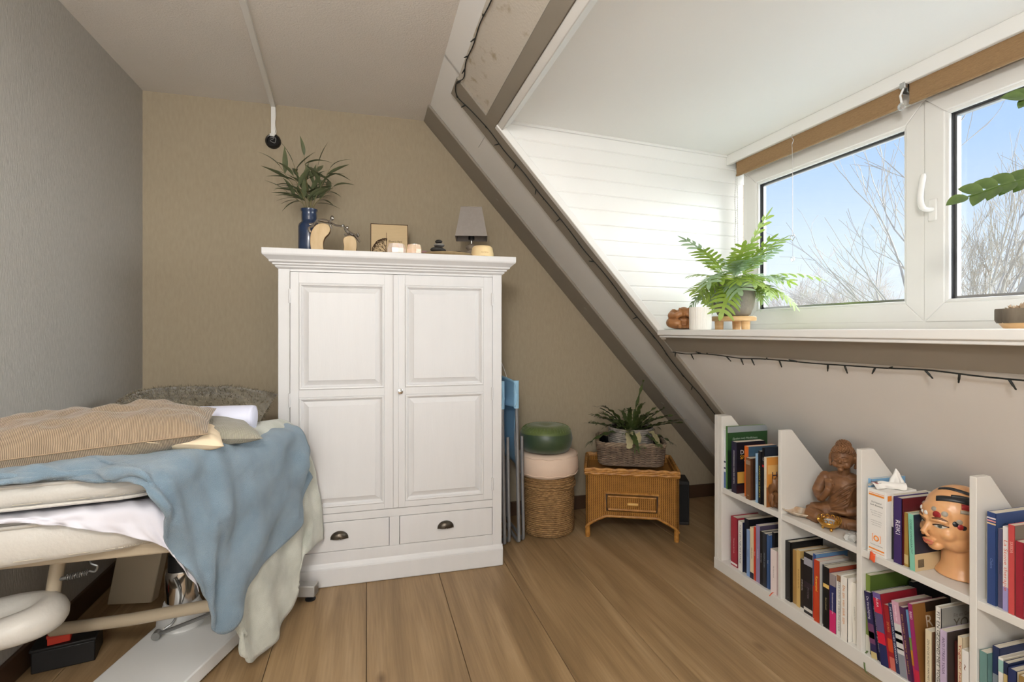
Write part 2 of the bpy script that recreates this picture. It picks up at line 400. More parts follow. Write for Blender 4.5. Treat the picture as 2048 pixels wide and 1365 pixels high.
# roller blinds under the pelmet, each with a bead chain and brackets
m_blind = M('brown_woven_blind', (160, 128, 90), rough=0.75, col2=(136, 106, 72), scale=18, stretch=(1, 4, 60), bump=0.25, bscale=20, bstretch=(1, 3, 60))
m_clear = M('clear_plastic', (235, 238, 240), rough=0.1, trans=0.8)
for nm, (ya, yb) in (('left', (1.575, 2.535)), ('right', (0.60, 1.545))):
    t = thing('roller_blind', 'rolled-up brown woven blind above the ' + nm + ' window sash', 'blind', (2.07, ya, 2.15), 0, 'roller blinds')
    n = yb - ya
    rl = B().lathe([(0.001, 0), (0.021, 0), (0.021, n), (0.001, n)], 20, Matrix.Rotation(-PI / 2, 4, 'X')).build('roll', m_blind, t, True, loc=(0.0, 0, 0.022))
    B().box(-0.020, -0.012, 0.0, n, -0.052, 0.04).build('fabric', m_blind, t, bevel=0.002)
    B().box(-0.024, -0.010, 0.0, n, -0.062, -0.05).build('bottom_bar', m_blind, t, bevel=0.003)
    for yy in (-0.006, n + 0.003): B().box(-0.022, 0.03, yy, yy + 0.004, -0.01, 0.07).build('bracket', m_alu, t)
t = thing('blind_clip', 'clear glass knob on a metal clip between the two blinds', 'clip', (2.035, 1.555, 2.165))
B().box(-0.008, 0.008, -0.012, 0.012, -0.012, 0.012).build('bracket', m_alu, t, bevel=0.003)
B().tube([(0, 0, -0.01), (-0.012, 0.004, -0.04), (-0.01, 0.0, -0.07)], 0.004, 8).build('clip', M('white_plastic', (235, 235, 233), rough=0.35), t, True)
B().ball((-0.012, 0.0, -0.085), (0.013, 0.013, 0.016), 8, 5).build('glass_knob', m_clear, t)
t = thing('bead_chain', 'white beaded blind chain hanging in the corner beside the boards', 'chain', (2.06, 2.545, 2.13))
m_bead = M('white_bead', (225, 224, 220), rough=0.4)
pts = []
for i in range(56):
    pts.append((0.0 + 0.004 * math.sin(i * .3), 0.010 + 0.0 * i, -i * 0.0105))
for i in range(56): pts.append((-0.006, -0.012 - 0.0002 * i, -i * 0.0105))
cb = B()
for p in pts: cb.ball(p, 0.0036, 6, 4)
o = cb.build('beads', m_bead, t, True); o['kind'] = 'stuff'
B().tube(spline([(0, 0.01, 0), (0, 0.01, -0.588), (-0.003, -0.002, -0.60), (-0.006, -0.022, -0.588), (-0.006, -0.012, 0)], 40), 0.0011, 5).build('cord', m_bead, t)

# cable duct on ceiling and wall
t = thing('cable_duct', 'narrow white cable duct running across the ceiling and down the back wall', 'cable duct', (0, 0, 0))
a, c = Vector((-0.432, 1.55, CZ)), Vector((-0.517, BY, CZ)); d = (c - a).normalized(); w = Vector((d.y, -d.x, 0)) * 0.013
b = B(); b.add([a - w, a + w, c + w, c - w, a - w - Vector((0, 0, .020)), a + w - Vector((0, 0, .020)), c + w - Vector((0, 0, .020)), c - w - Vector((0, 0, .020))],
               [(0, 3, 2, 1), (4, 5, 6, 7), (0, 1, 5, 4), (1, 2, 6, 5), (2, 3, 7, 6), (3, 0, 4, 7)])
b.build('ceiling_run', m_white_trim, t, bevel=0.002)
B().box(-0.528, -0.506, BY - 0.014, BY, 2.325, CZ - 0.014).build('wall_run', m_white_trim, t, bevel=0.002)
B().tube(spline([(-0.508, BY - 0.012, 2.50), (-0.502, BY - 0.018, 2.44), (-0.507, BY - 0.016, 2.39), (-0.500, BY - 0.02, 2.34), (-0.512, BY - 0.03, 2.31)], 20), 0.0022, 6).build('wire', m_white_trim, t, True)
t = thing('wall_socket', 'small black round junction box on the wall above the vase plant', 'junction box', (-0.517, BY, 2.29))
mt = Matrix.Rotation(PI / 2, 4, 'X')
B().lathe([(0.042, 0), (0.042, 0.014), (0.036, 0.022), (0.03, 0.020), (0.028, 0.010)], 28, mt).build('housing', M('gloss_black', (14, 14, 15), rough=0.25), t, True)
B().tube(spline([(-0.012, -0.014, 0.03), (0.008, -0.026, 0.012), (-0.012, -0.028, -0.004), (0.012, -0.026, -0.014), (0.014, -0.024, 0.016), (-0.014, -0.024, 0.012)], 30), 0.0016, 6).build('wire', M('grey_wire', (120, 120, 120), rough=0.4), t, True)
B().box(-0.016, 0.010, -0.026, -0.010, 0.024, 0.040).build('terminal', m_bead, t, bevel=0.003)
# made-up glowing globe behind the camera, added as fill for the room
t = thing('added_fill_lamp', 'unseen globe lamp added behind the camera to fill the room with light', 'fill lamp', (-0.30, -0.55, CZ))
B().lathe([(0.05, 0), (0.05, -0.012), (0.02, -0.03)], 30).build('ceiling_rose', m_white_trim, t, True)
B().lathe([(0.004, -0.02), (0.004, -0.34)], 8).build('cord', m_black, t, True)
m_lit = bpy.data.materials.new('fill_globe_glow'); m_lit.use_nodes = True
m_lit.node_tree.nodes['Principled BSDF'].inputs['Emission Color'].default_value = (1.0, 0.97, 0.93, 1)
m_lit.node_tree.nodes['Principled BSDF'].inputs['Emission Strength'].default_value = 66
B().ball((0, 0, -0.48), 0.15, 32, 20).build('globe', m_lit, t, True)
# made-up window frame and pane set behind the added fill light
w2 = struct(bpy.data.objects.new('fill_window', None)); C.objects.link(w2); w2.location = (-0.60 + 0.15, NY, 1.50)
g = B()
for x0, x1, z0, z1 in ((-0.72, -0.65, -0.67, 0.67), (0.65, 0.72, -0.67, 0.67), (-0.65, 0.65, 0.60, 0.67), (-0.65, 0.65, -0.67, -0.60), (-0.03, 0.03, -0.60, 0.60)): g.box(x0, x1, 0.0, 0.05, z0, z1)
g.build('frame', m_pvc, w2, bevel=0.004)
B().box(-0.66, 0.66, 0.004, 0.008, -0.61, 0.61).build('pane', m_glass, w2)

# ================================================================ WARDROBE
m_ward = M('white_painted_wood', (213, 212, 212), rough=0.42, var=0.03, scale=4, stretch=(6, 6, 1), bump=0.04, bscale=30, bstretch=(8, 8, 0.6))
m_bronze = M('dark_bronze', (92, 84, 74), rough=0.32, metal=0.85, var=0.3, scale=30)
m_chrome = M('polished_chrome', (215, 215, 215), rough=0.12, metal=1.0)
wd = thing('wardrobe', 'tall white painted wooden wardrobe with two panelled doors and two drawers', 'wardrobe', (0.135, 2.581, 0))
XL, XR, DEP = -0.525, 0.532, 0.58
cb = B()
cb.box(XL, XL + 0.022, 0.004, DEP, 0.02, 1.50); cb.box(XR - 0.022, XR, 0.004, DEP, 0.02, 1.50)
cb.box(XL, XR, DEP - 0.012, DEP, 0.02, 1.50); cb.box(XL, XR, 0.01, DEP, 1.478, 1.50)
cb.box(XL, XR, 0.03, DEP, 0.325, 0.34); cb.box(XL, XR, 0.03, DEP, 0.06, 0.10)
cb.build('body', m_ward, wd, bevel=0.002)
fr = B()
fr.box(XL, XL + 0.05, 0, 0.022, 0.09, 1.50); fr.box(XR - 0.048, XR, 0, 0.022, 0.09, 1.50)
fr.box(XL + 0.05, XR - 0.048, 0, 0.022, 1.474, 1.50); fr.box(XL + 0.05, XR - 0.048, 0, 0.022, 0.300, 0.338)
fr.box(XL + 0.05, XR - 0.048, 0, 0.022, 0.09, 0.160); fr.box(-0.028, 0.019, 0, 0.022, 0.16, 0.30)
fr.build('face_frame', m_ward, wd, bevel=0.0016, seg=1)
B().box(XL - 0.006, XR + 0.006, -0.012, DEP, 0.0, 0.088).build('plinth', m_ward, wd, bevel=0.006)
pl = B(); pl.prism([(-0.006, 0.088), (-0.012, 0.088), (-0.002, 0.103), (0.0, 0.108), (0.02, 0.108), (0.02, 0.088)], lambda y, z: (XL - 0.004, y, z), lambda y, z: (XR + 0.004, y, z))
pl.build('plinth_moulding', m_ward, wd)
# cornice: stepped moulding round front and sides
steps = [(0.0, 1.484), (0.012, 1.493), (0.012, 1.499), (0.022, 1.503), (0.022, 1.510), (0.034, 1.514), (0.036, 1.522), (0.048, 1.533), (0.058, 1.541), (0.060, 1.548), (0.060, 1.572)]
vs = []; fs = []
for o_, zz in steps: vs += [(XL - o_, DEP, zz), (XL - o_, -o_, zz), (XR + o_, -o_, zz), (XR + o_, DEP, zz)]
n = len(steps)
for i in range(n - 1):
    for j in range(3): fs.append((i * 4 + j, i * 4 + j + 1, i * 4 + 5 + j, i * 4 + 4 + j))
    fs.append((i * 4 + 3, i * 4, i * 4 + 4, i * 4 + 7))
fs += [(0, 1, 2, 3), tuple((n - 1) * 4 + j for j in range(4))]
B().add(vs, fs).build('cornice', m_ward, wd, bevel=0.0015, seg=1)
def ring(b, x0, x1, z0, z1, prof):
    """moulded rectangular frame: profile = [(inset, y)]"""
    vs = []; fs = []
    for ins, y in prof: vs += [(x0 + ins, y, z0 + ins), (x1 - ins, y, z0 + ins), (x1 - ins, y, z1 - ins), (x0 + ins, y, z1 - ins)]
    for i in range(len(prof) - 1):
        for j in range(4): fs.append((i * 4 + j, i * 4 + (j + 1) % 4, i * 4 + 4 + (j + 1) % 4, i * 4 + 4 + j))
    return b.add(vs, fs)
def door(x0, x1, z0, z1, px, name_lock):
    yf = -0.004
    d = B(); lst, rst = px
    for a_, c_ in ((x0, lst), (rst, x1)): d.box(a_, c_, yf, yf + 0.024, z0, z1)
    for a_, c_ in ((z0, 0.37), (0.889, 0.925), (1.421, z1)): d.box(lst, rst, yf, yf + 0.024, a_, c_)
    do = d.build('door', m_ward, wd, bevel=0.0012, seg=1)
    for za, zb in ((0.37, 0.889), (0.925, 1.421)):
        p = B()
        prof = [(0, yf), (0.004, yf - 0.003), (0.010, yf - 0.002), (0.013, yf + 0.004), (0.017, yf + 0.008), (0.020, yf + 0.011), (0.040, yf + 0.001), (0.043, yf - 0.001)]
        ring(p, lst, rst, za, zb, prof)
        i = prof[-1]; p.add([(lst + i[0], i[1], za + i[0]), (rst - i[0], i[1], za + i[0]), (rst - i[0], i[1], zb - i[0]), (lst + i[0], i[1], zb - i[0])], [(0, 1, 2, 3)])
        p.box(lst - .003, rst + .003, yf + 0.013, yf + 0.020, za - .003, zb + .003)
        p.build('raised_panel', m_ward, do)
    return do
dl = door(XL + 0.052, -0.010, 0.341, 1.472, (-0.436, -0.052), False)
dr = door(0.010, XR - 0.050, 0.341, 1.472, (0.046, 0.436), True)
B().box(-0.012, 0.016, -0.010, 0.012, 0.342, 1.471).build('cover_strip', m_ward, dr, bevel=0.004)
mt = Matrix.Translation((0.022, -0.004, 0.906)) @ Matrix.Rotation(PI / 2, 4, 'X')
B().lathe([(0.014, 0), (0.014, 0.004), (0.010, 0.006), (0.006, 0.006), (0.006, 0.016), (0.010, 0.018), (0.010, 0.024), (0.003, 0.026)], 24, mt).build('lock', m_chrome, dr, True)
for do, xx in ((dl, XL + 0.050), (dr, XR - 0.050)):
    for zz in (0.42, 0.88, 1.36):
        B().lathe([(0.005, -0.032), (0.005, 0.032)], 12, Matrix.Translation((xx, -0.006, zz))).build('hinge', m_ward, do, True)
for x0, x1, hx in ((XL + 0.052, -0.030, -0.258), (0.021, XR - 0.050, 0.244)):
    d = B().box(x0, x1, -0.001, 0.02, 0.162, 0.298).build('drawer', m_ward, wd, bevel=0.002)
    h = B()   # cup pull: quarter of a squashed ball, open below
    def cup(u, v, R=0.041):
        th = PI * u; ph = v * PI * 0.5
        return (hx + R * math.cos(th) * math.cos(ph * 0.98), -0.001 - 0.021 * math.sin(ph), 0.222 + 0.034 * math.sin(th) * math.cos(ph * 0.9))
    h.grid(cup, 20, 8); h.box(hx - 0.041, hx + 0.041, -0.003, -0.001, 0.218, 0.224)
    h.build('cup_handle', m_bronze, d, True, 60, solid=0.0015)
# small chain of scratches is left out; wardrobe done

TOPZ = 1.572
# ---- blue vase with branches
m_blue = M('blue_glaze', (38, 58, 92), rough=0.22, var=0.35, scale=9, stretch=(1, 1, 2), coat=0.4)
t = tag(B().lathe([(0.001, 0.001), (0.050, 0), (0.054, 0.006), (0.054, 0.17), (0.050, 0.184), (0.038, 0.196), (0.038, 0.206), (0.0385, 0.232), (0.037, 0.246), (0.042, 0.254), (0.042, 0.262), (0.034, 0.264), (0.032, 0.255), (0.032, 0.20)], 36, cap1=False)
        .build('vase', m_blue, None, True, 50, loc=(-0.288, 2.90, TOPZ)), 'dark blue glazed bottle vase on the wardrobe', 'vase')
m_leaf1 = M('dusty_green_leaf', (76, 86, 58), rough=0.55, col2=(104, 110, 78), scale=14, sub=0.0)
m_stem1 = M('olive_stem', (112, 104, 66), rough=0.6)
def lance_leaf(L_, W, bend, name, mat, fold=0.25, n=9):
    b = B(); vs = []; fs = []
    for i in range(n + 1):
        u = i / n; w = W * math.sin(PI * (u ** 0.8)) * (1 - 0.25 * u) + 0.0004
        x = L_ * (u - 0.12 * bend * u * u); zc = -bend * L_ * u * u * 0.55
        vs += [(x, -w, zc + fold * w), (x, 0, zc), (x, w, zc + fold * w)]
    for i in range(n):
        for j in range(2): fs.append((i * 3 + j, i * 3 + j + 1, i * 3 + 4 + j, i * 3 + 3 + j))
    b.add(vs, fs); me = b.mesh(name, mat, True, 180); return me
leafs = [lance_leaf(0.120, 0.0125, bd, 'leaf', m_leaf1) for bd in (0.25, 0.6, 1.0)]
br = thing('leafy_branches', 'grey-green leafy branches standing in the blue vase', 'branches', (-0.288, 2.90, TOPZ + 0.010))
rnd = random.Random(11)
def aim(d, roll=0.0):
    d = Vector(d).normalized(); q = d.to_track_quat('X', 'Z'); return (q @ Quaternion((1, 0, 0), roll)).to_euler()
stems = [((-0.20, -0.02, 0.25), 10), ((-0.12, 0.04, 0.30), 10), ((-0.03, -0.05, 0.33), 11), ((0.06, 0.03, 0.29), 10), ((0.15, -0.03, 0.26), 10), ((0.02, 0.08, 0.22), 8), ((-0.10, -0.09, 0.18), 8), ((0.17, 0.05, 0.16), 7), ((-0.19, 0.03, 0.12), 5)]
for (dx, dy, dz), nl in stems:
    base = Vector((dx * 0.08, dy * 0.08, 0.12)); tip = Vector((dx * 0.68, dy * 0.68, 0.262 + dz * 0.78))
    pts = spline([base, Vector((dx * 0.12, dy * 0.12, 0.262)), Vector((dx * 0.32, dy * 0.32, 0.262 + dz * 0.34)), tip], 12)
    B().tube(pts, [0.0022] * 8 + [0.0018, 0.0015, 0.0012, 0.001], 5).build('stem', m_stem1, br, True)
    for i in range(nl):
        p = pts[min(11, 5 + int(6.5 * i / (nl - 1)))]
        a = rnd.uniform(0, 2 * PI); out = Vector((dx, dy, dz)).normalized()
        d = (out * rnd.uniform(0.5, 1.0) + Vector((math.cos(a), 0.6 * math.sin(a), rnd.uniform(-0.35, 0.55))) * 0.9).normalized()
        if i == nl - 1: d = out
        s = rnd.uniform(0.8, 1.25)
        mesh_obj('leaf', rnd.choice(leafs), br, p, aim(d, rnd.uniform(-0.4, 0.4)), (s, s, s))

# ---- sculpture: two wooden arcs and two metal figures reaching for each other
m_paleburl = wood('pale_mango_wood', (214, 188, 148), (196, 166, 122), 0.6, (20, 20, 8))
m_darkburl = M('brown_bark_wood', (112, 78, 44), rough=0.6, var=0.3, scale=20)
m_silver = M('cast_silver_metal', (168, 162, 155), rough=0.25, metal=1.0)
t = thing('sculpture', 'sculpture of two silver figures reaching across two curved wood blocks', 'sculpture', (-0.20, 2.80, TOPZ)); t.scale = (1.06, 1.0, 1.14)
def arc_block(poly, y0, y1, parent):
    o = B().prism(poly, lambda x, z: (x, y0, z), lambda x, z: (x, y1, z)).build('wooden_block', m_paleburl, parent, bevel=0.003)
    o.data.materials.append(m_darkburl)
    for p in o.data.polygons:
        if abs(p.normal.y) < 0.5: p.material_index = 1
    return o
pa = [(v.x, v.y) for v in spline([(-0.055, 0, 0), (-0.068, 0.05, 0), (-0.066, 0.10, 0), (-0.048, 0.135, 0), (-0.02, 0.15, 0), (0.012, 0.145, 0), (0.022, 0.125, 0), (0.015, 0.105, 0), (-0.003, 0.085, 0), (-0.010, 0.06, 0), (-0.006, 0.03, 0), (0.006, 0, 0)], 40)]
arc_block(pa, -0.018, 0.022, t)
pb = [(v.x, v.y) for v in spline([(0.060, 0, 0), (0.078, 0.025, 0), (0.084, 0.05, 0), (0.080, 0.075, 0), (0.086, 0.092, 0), (0.112, 0.100, 0), (0.132, 0.094, 0), (0.142, 0.075, 0), (0.142, 0.04, 0), (0.130, 0, 0)], 36)]
arc_block(pb, -0.018, 0.022, t)
f1 = B()
f1.tube(spline([(-0.036, 0, 0.166), (-0.01, 0, 0.165), (0.018, 0, 0.160)], 8), [0.005, 0.006, 0.007, 0.008, 0.008, 0.008, 0.007, 0.005], 8)
f1.ball((0.030, 0, 0.178), (0.009, 0.008, 0.011)); f1.tube([(0.018, 0, 0.16), (0.026, 0, 0.172)], 0.004, 8)
f1.tube(spline([(0.018, 0, 0.160), (0.045, 0, 0.147), (0.074, 0, 0.143)], 8), 0.005, 6)
f1.tube(spline([(0.016, -0.006, 0.158), (0.022, -0.012, 0.145), (0.027, -0.008, 0.130)], 8), 0.0045, 6)
f1.tube(spline([(-0.036, 0.004, 0.166), (-0.052, 0.006, 0.150), (-0.075, 0.004, 0.145)], 8), 0.0055, 6)
f1.tube(spline([(-0.036, -0.006, 0.166), (-0.052, -0.012, 0.140), (-0.072, -0.022, 0.125), (-0.066, -0.026, 0.105)], 10), 0.006, 6)
f1.build('reaching_figure', m_silver, t, True)
f2 = B()
f2.tube(spline([(0.085, 0, 0.138), (0.100, 0, 0.122), (0.122, 0, 0.110), (0.14, 0, 0.106)], 10), [0.004, 0.006, 0.008, 0.008, 0.008, 0.007, 0.007, 0.007, 0.006, 0.005], 8)
f2.ball((0.098, 0, 0.138), (0.008, 0.008, 0.009)); f2.tube(spline([(0.09, 0, 0.132), (0.080, 0, 0.150), (0.074, 0, 0.143)], 8), 0.005, 6)
f2.tube(spline([(0.13, 0.004, 0.106), (0.150, 0.004, 0.103), (0.146, 0.0, 0.116)], 8), 0.0055, 6)
f2.tube(spline([(0.13, -0.006, 0.108), (0.146, -0.012, 0.09), (0.158, -0.016, 0.074)], 8), 0.0055, 6)
f2.tube(spline([(0.108, -0.008, 0.112), (0.098, -0.02, 0.104), (0.086, -0.02, 0.104)], 8), 0.0045, 6)
f2.build('stretched_figure', m_silver, t, True)

# ---- wooden card with burnt tree drawing, leaning on the wall
m_card = M('pale_plywood', (206, 180, 138), rough=0.6, var=0.06, scale=8, stretch=(2, 2, 10))
m_burn = M('burnt_edge', (74, 50, 26), rough=0.8)
t = thing('wooden_card', 'square plywood card with a burnt tree drawing and script', 'picture', (0.125, 3.02, TOPZ)); t.rotation_euler = (math.radians(-7), 0, math.radians(-2))
B().box(-0.103, 0.103, 0, 0.006, 0, 0.238).build('board', m_card, t)
bars2 = B()
for x0, x1, z0, z1 in ((-0.104, -0.100, 0, 0.239), (0.100, 0.104, 0, 0.239), (-0.104, 0.104, 0.235, 0.239)): bars2.box(x0, x1, -0.0006, 0.0062, z0, z1)
bars2.build('burnt_edge', m_burn, t)
tb = B(); r2 = random.Random(3)
def flat_line(b, p, q, w0, w1, y=-0.0008):
    d = Vector((q[0] - p[0], q[1] - p[1])); l = d.length or 1e-6; n_ = Vector((-d.y, d.x)) / l
    b.add([(p[0] + n_.x * w0, y, p[1] + n_.y * w0), (p[0] - n_.x * w0, y, p[1] - n_.y * w0), (q[0] - n_.x * w1, y, q[1] - n_.y * w1), (q[0] + n_.x * w1, y, q[1] + n_.y * w1)], [(0, 1, 2, 3)])
def twig(b, p, ang, l, w, dep):
    q = (p[0] + l * math.cos(ang), p[1] + l * math.sin(ang)); q = (min(q[0], -0.016), q[1])
    flat_line(b, p, q, w, w * 0.7)
    if dep == 0:
        b.add([(q[0] - .004, -0.0009, q[1]), (q[0], -0.0009, q[1] - .0025), (q[0] + .004, -0.0009, q[1] + .002), (q[0], -0.0009, q[1] + .005)], [(0, 1, 2, 3)]); return
    for s in (-0.45, 0.1, 0.5): twig(b, q, ang + s + r2.uniform(-.1, .1), l * 0.72, w * 0.7, dep - 1)
twig(tb, (-0.018, 0.055), 2.2, 0.030, 0.0022, 3); twig(tb, (-0.017, 0.055), 1.75, 0.030, 0.002, 3); twig(tb, (-0.018, 0.052), 2.75, 0.030, 0.002, 3)
for a_ in (3.05, 3.35, 3.7): twig(tb, (-0.018, 0.035), a_, 0.03, 0.0018, 1)
tb.box(-0.0185, -0.0165, -0.0008, -0.0004, 0.02, 0.168)
tb.v = [(x, y, z + 0.02) for x, y, z in tb.v]; tb.build('tree_drawing', m_burn, t)
put_text('Bloom is Hard', 0.017, m_burn, t, (-0.006, -0.0008, 0.138), (1, 0, 0), (0, 0, 1), width=0.075, shear=0.25, name='script')
put_text('Moon', 0.013, m_burn, t, (-0.006, -0.0008, 0.112), (1, 0, 0), (0, 0, 1), shear=0.25, name='script')
# ---- two rough crystal tealight holders
m_rose = M('pale_rose_quartz', (238, 226, 214), rough=0.25, col2=(222, 196, 178), scale=22, sub=0.25, coat=0.3)
m_rose2 = M('peach_quartz', (240, 220, 194), rough=0.25, col2=(220, 180, 150), scale=26, sub=0.25, coat=0.3)
m_tin = M('tealight_tin', (220, 220, 222), rough=0.3, metal=0.8)
def crystal_holder(name, label, loc, rx, h, mat, seed):
    t = thing(name, label, 'candle holder', loc, 0, 'crystal candle holders')
    r_ = random.Random(seed); fac = [r_.uniform(0.86, 1.06) for _ in range(9)]
    w = lambda th, z: fac[int(th / (2 * PI) * 9) % 9]
    prof = [(rx * 0.9, 0), (rx, h * 0.25), (rx * 1.02, h * 0.6), (rx * 0.86, h), (0.021, h), (0.021, h - 0.01)]
    B().lathe(prof, 9, wob=w).build('crystal', mat, t)
    B().lathe([(0.018, 0), (0.019, 0.012), (0.017, 0.012), (0.017, 0.009), (0.001, 0.009)], 20, Matrix.Translation((0, 0, h - 0.009))).build('tealight', m_tin, t, True)
crystal_holder('crystal_candle_holder', 'pale rough quartz tealight holder in front of the tree card', (0.142, 2.64, TOPZ), 0.044, 0.058, m_rose, 2)
crystal_holder('crystal_candle_holder', 'peach-toned rough quartz tealight holder to the right of the pale one', (0.232, 2.655, TOPZ), 0.038, 0.060, m_rose2, 5)
def pebble(name, label, loc, r, mat, rz=0, group=None, seed=1, cat='stone'):
    b = B().ball((0, 0, 0), r, 20, 12)
    b.v = [tuple(Vector(p) * (1 + 0.10 * noise.noise(Vector(p) * 28 + Vector((seed * 3.1, 0, 0))))) for p in b.v]
    o = b.build(name, mat, None, True, 180, loc=loc, rot=(0, 0, rz)); return tag(o, label, cat, group)
m_ameth = M('pink_agate', (196, 160, 160), rough=0.3, col2=(130, 84, 110), scale=40)
pebble('polished_stone', 'small pink banded stone behind the peach candle holder', (0.290, 2.75, TOPZ + 0.024), (0.028, 0.02, 0.024), m_ameth, 0.3, seed=4)
# ---- tray with stacked pebbles, dark glass dish
m_tray = M('tan_wood_tray', (176, 152, 112), rough=0.6, var=0.2, scale=30)
t = tag(B().lathe([(0.001, 0.0), (0.10, 0), (0.132, 0.018), (0.136, 0.024), (0.130, 0.024), (0.10, 0.010), (0.001, 0.008)], 48).build('tray', m_tray, None, True, 60, loc=(0.404, 2.71, TOPZ)), 'round shallow tan dish holding stacked stones on the wardrobe', 'tray')
gr = 'balanced stones on the wardrobe'
m_st1 = M('grey_stone', (118, 114, 108), rough=0.7, var=0.3, scale=30); m_st2 = M('dark_stone', (58, 56, 54), rough=0.6, var=0.4, scale=40)
m_st3 = M('striped_stone', (150, 146, 140), rough=0.7, col2=(84, 80, 78), scale=12, stretch=(1, 1, 8))
z = TOPZ + 0.012
for i, (r, mm, lb, dx) in enumerate((((0.042, 0.034, 0.012), m_st1, 'flat grey stone at the bottom of the little stone stack', 0), ((0.046, 0.036, 0.014), m_st2, 'wide dark stone, second from the bottom of the stack', -0.004),
                                 ((0.033, 0.028, 0.012), m_st3, 'striped grey stone, second from the top of the stack', 0.002), ((0.022, 0.018, 0.0095), m_st2, 'smallest black stone on top of the stone stack', 0.0))):
    pebble('stone', lb, (0.362 + dx, 2.71, z + r[2]), r, mm, i * 0.7, gr, i + 7); z += r[2] * 1.86
m_dglass = M('dark_glass', (34, 26, 22), rough=0.08, coat=0.6, spec=0.8)
t = thing('glass_dish', 'dark glossy glass dish with a cream wax edge beside the stone stack', 'dish', (0.452, 2.715, TOPZ + 0.012))
B().lathe([(0.001, 0), (0.034, 0), (0.046, 0.014), (0.044, 0.024), (0.030, 0.031), (0.001, 0.033)], 32).build('glass', m_dglass, t, True, 60)
B().ball((0.0, 0, 0.016), (0.047, 0.047, 0.006), 24, 6).build('wax_edge', M('cream_wax', (214, 196, 160), rough=0.5), t, True)
pebble('salt_stone', 'small orange salt stone behind the glass dish', (0.520, 2.84, TOPZ + 0.028), (0.022, 0.02, 0.028), M('orange_salt', (226, 140, 74), rough=0.4, sub=0.2), 0.2, seed=14)
# ---- table lamp with square tapered shade
m_grey_sh = M('grey_linen_shade', (150, 142, 136), rough=0.9, bump=0.1, bscale=300, var=0.08, scale=60)
m_grey_wd = M('greywashed_wood', (148, 136, 120), rough=0.7, col2=(120, 108, 94), scale=8, stretch=(4, 4, 20))
t = thing('table_lamp', 'small table lamp with a grey square shade and turned wood base', 'lamp', (0.573, 2.90, TOPZ), math.radians(-12))
B().lathe([(0.001, 0), (0.046, 0), (0.048, 0.012), (0.030, 0.022), (0.022, 0.032), (0.030, 0.042), (0.037, 0.056), (0.034, 0.070), (0.020, 0.078), (0.018, 0.083), (0.030, 0.092), (0.033, 0.101), (0.028, 0.110), (0.014, 0.116), (0.010, 0.120), (0.001, 0.121)], 32).build('turned_base', m_grey_wd, t, True, 50)
B().lathe([(0.005, 0.118), (0.005, 0.150)], 10).build('stem', m_chrome, t, True)
B().lathe([(0.016, 0.142), (0.017, 0.146), (0.017, 0.175), (0.012, 0.182)], 20).build('bulb_socket', m_black, t, True)
def sq(hw, zz): return [(-hw, -hw, zz), (hw, -hw, zz), (hw, hw, zz), (-hw, hw, zz)]
B().add(sq(0.088, 0.150) + sq(0.058, 0.318), [(0, 1, 5, 4), (1, 2, 6, 5), (2, 3, 7, 6), (3, 0, 4, 7)]).build('lamp_shade', m_grey_sh, t, solid=0.002)
for hw, zz in ((0.0885, 0.151), (0.0585, 0.317)): B().tube([Vector(p) for p in sq(hw, zz)], 0.0018, 6, closed=True).build('shade_rim', m_grey_sh, t)
B().tube([(-0.058, 0, 0.30), (0, 0, 0.182), (0.058, 0, 0.30)], 0.0015, 5).build('shade_carrier', m_chrome, t)
# ---- cream diffuser
m_cream = M('cream_plastic', (240, 214, 164), rough=0.5, sub=0.15)
t = thing('aroma_diffuser', 'small cream aroma diffuser at the front of the wardrobe top under the lamp', 'diffuser', (0.583, 2.66, TOPZ))
B().lathe([(0.001, 0), (0.057, 0), (0.060, 0.004), (0.060, 0.012), (0.056, 0.014)], 40).build('base', M('grey_plastic', (120, 112, 104), rough=0.5), t, True, 50)
B().lathe([(0.0595, 0.012), (0.059, 0.03), (0.053, 0.060), (0.046, 0.068), (0.001, 0.069)], 40, cap0=False).build('dome', m_cream, t, True, 60)
put_text('AROMA', 0.011, M('pale_brown_print', (196, 160, 110), rough=0.6), t, (0.0, -0.0602, 0.030), (1, 0, 0), (0, 0, 1), 'CENTER')

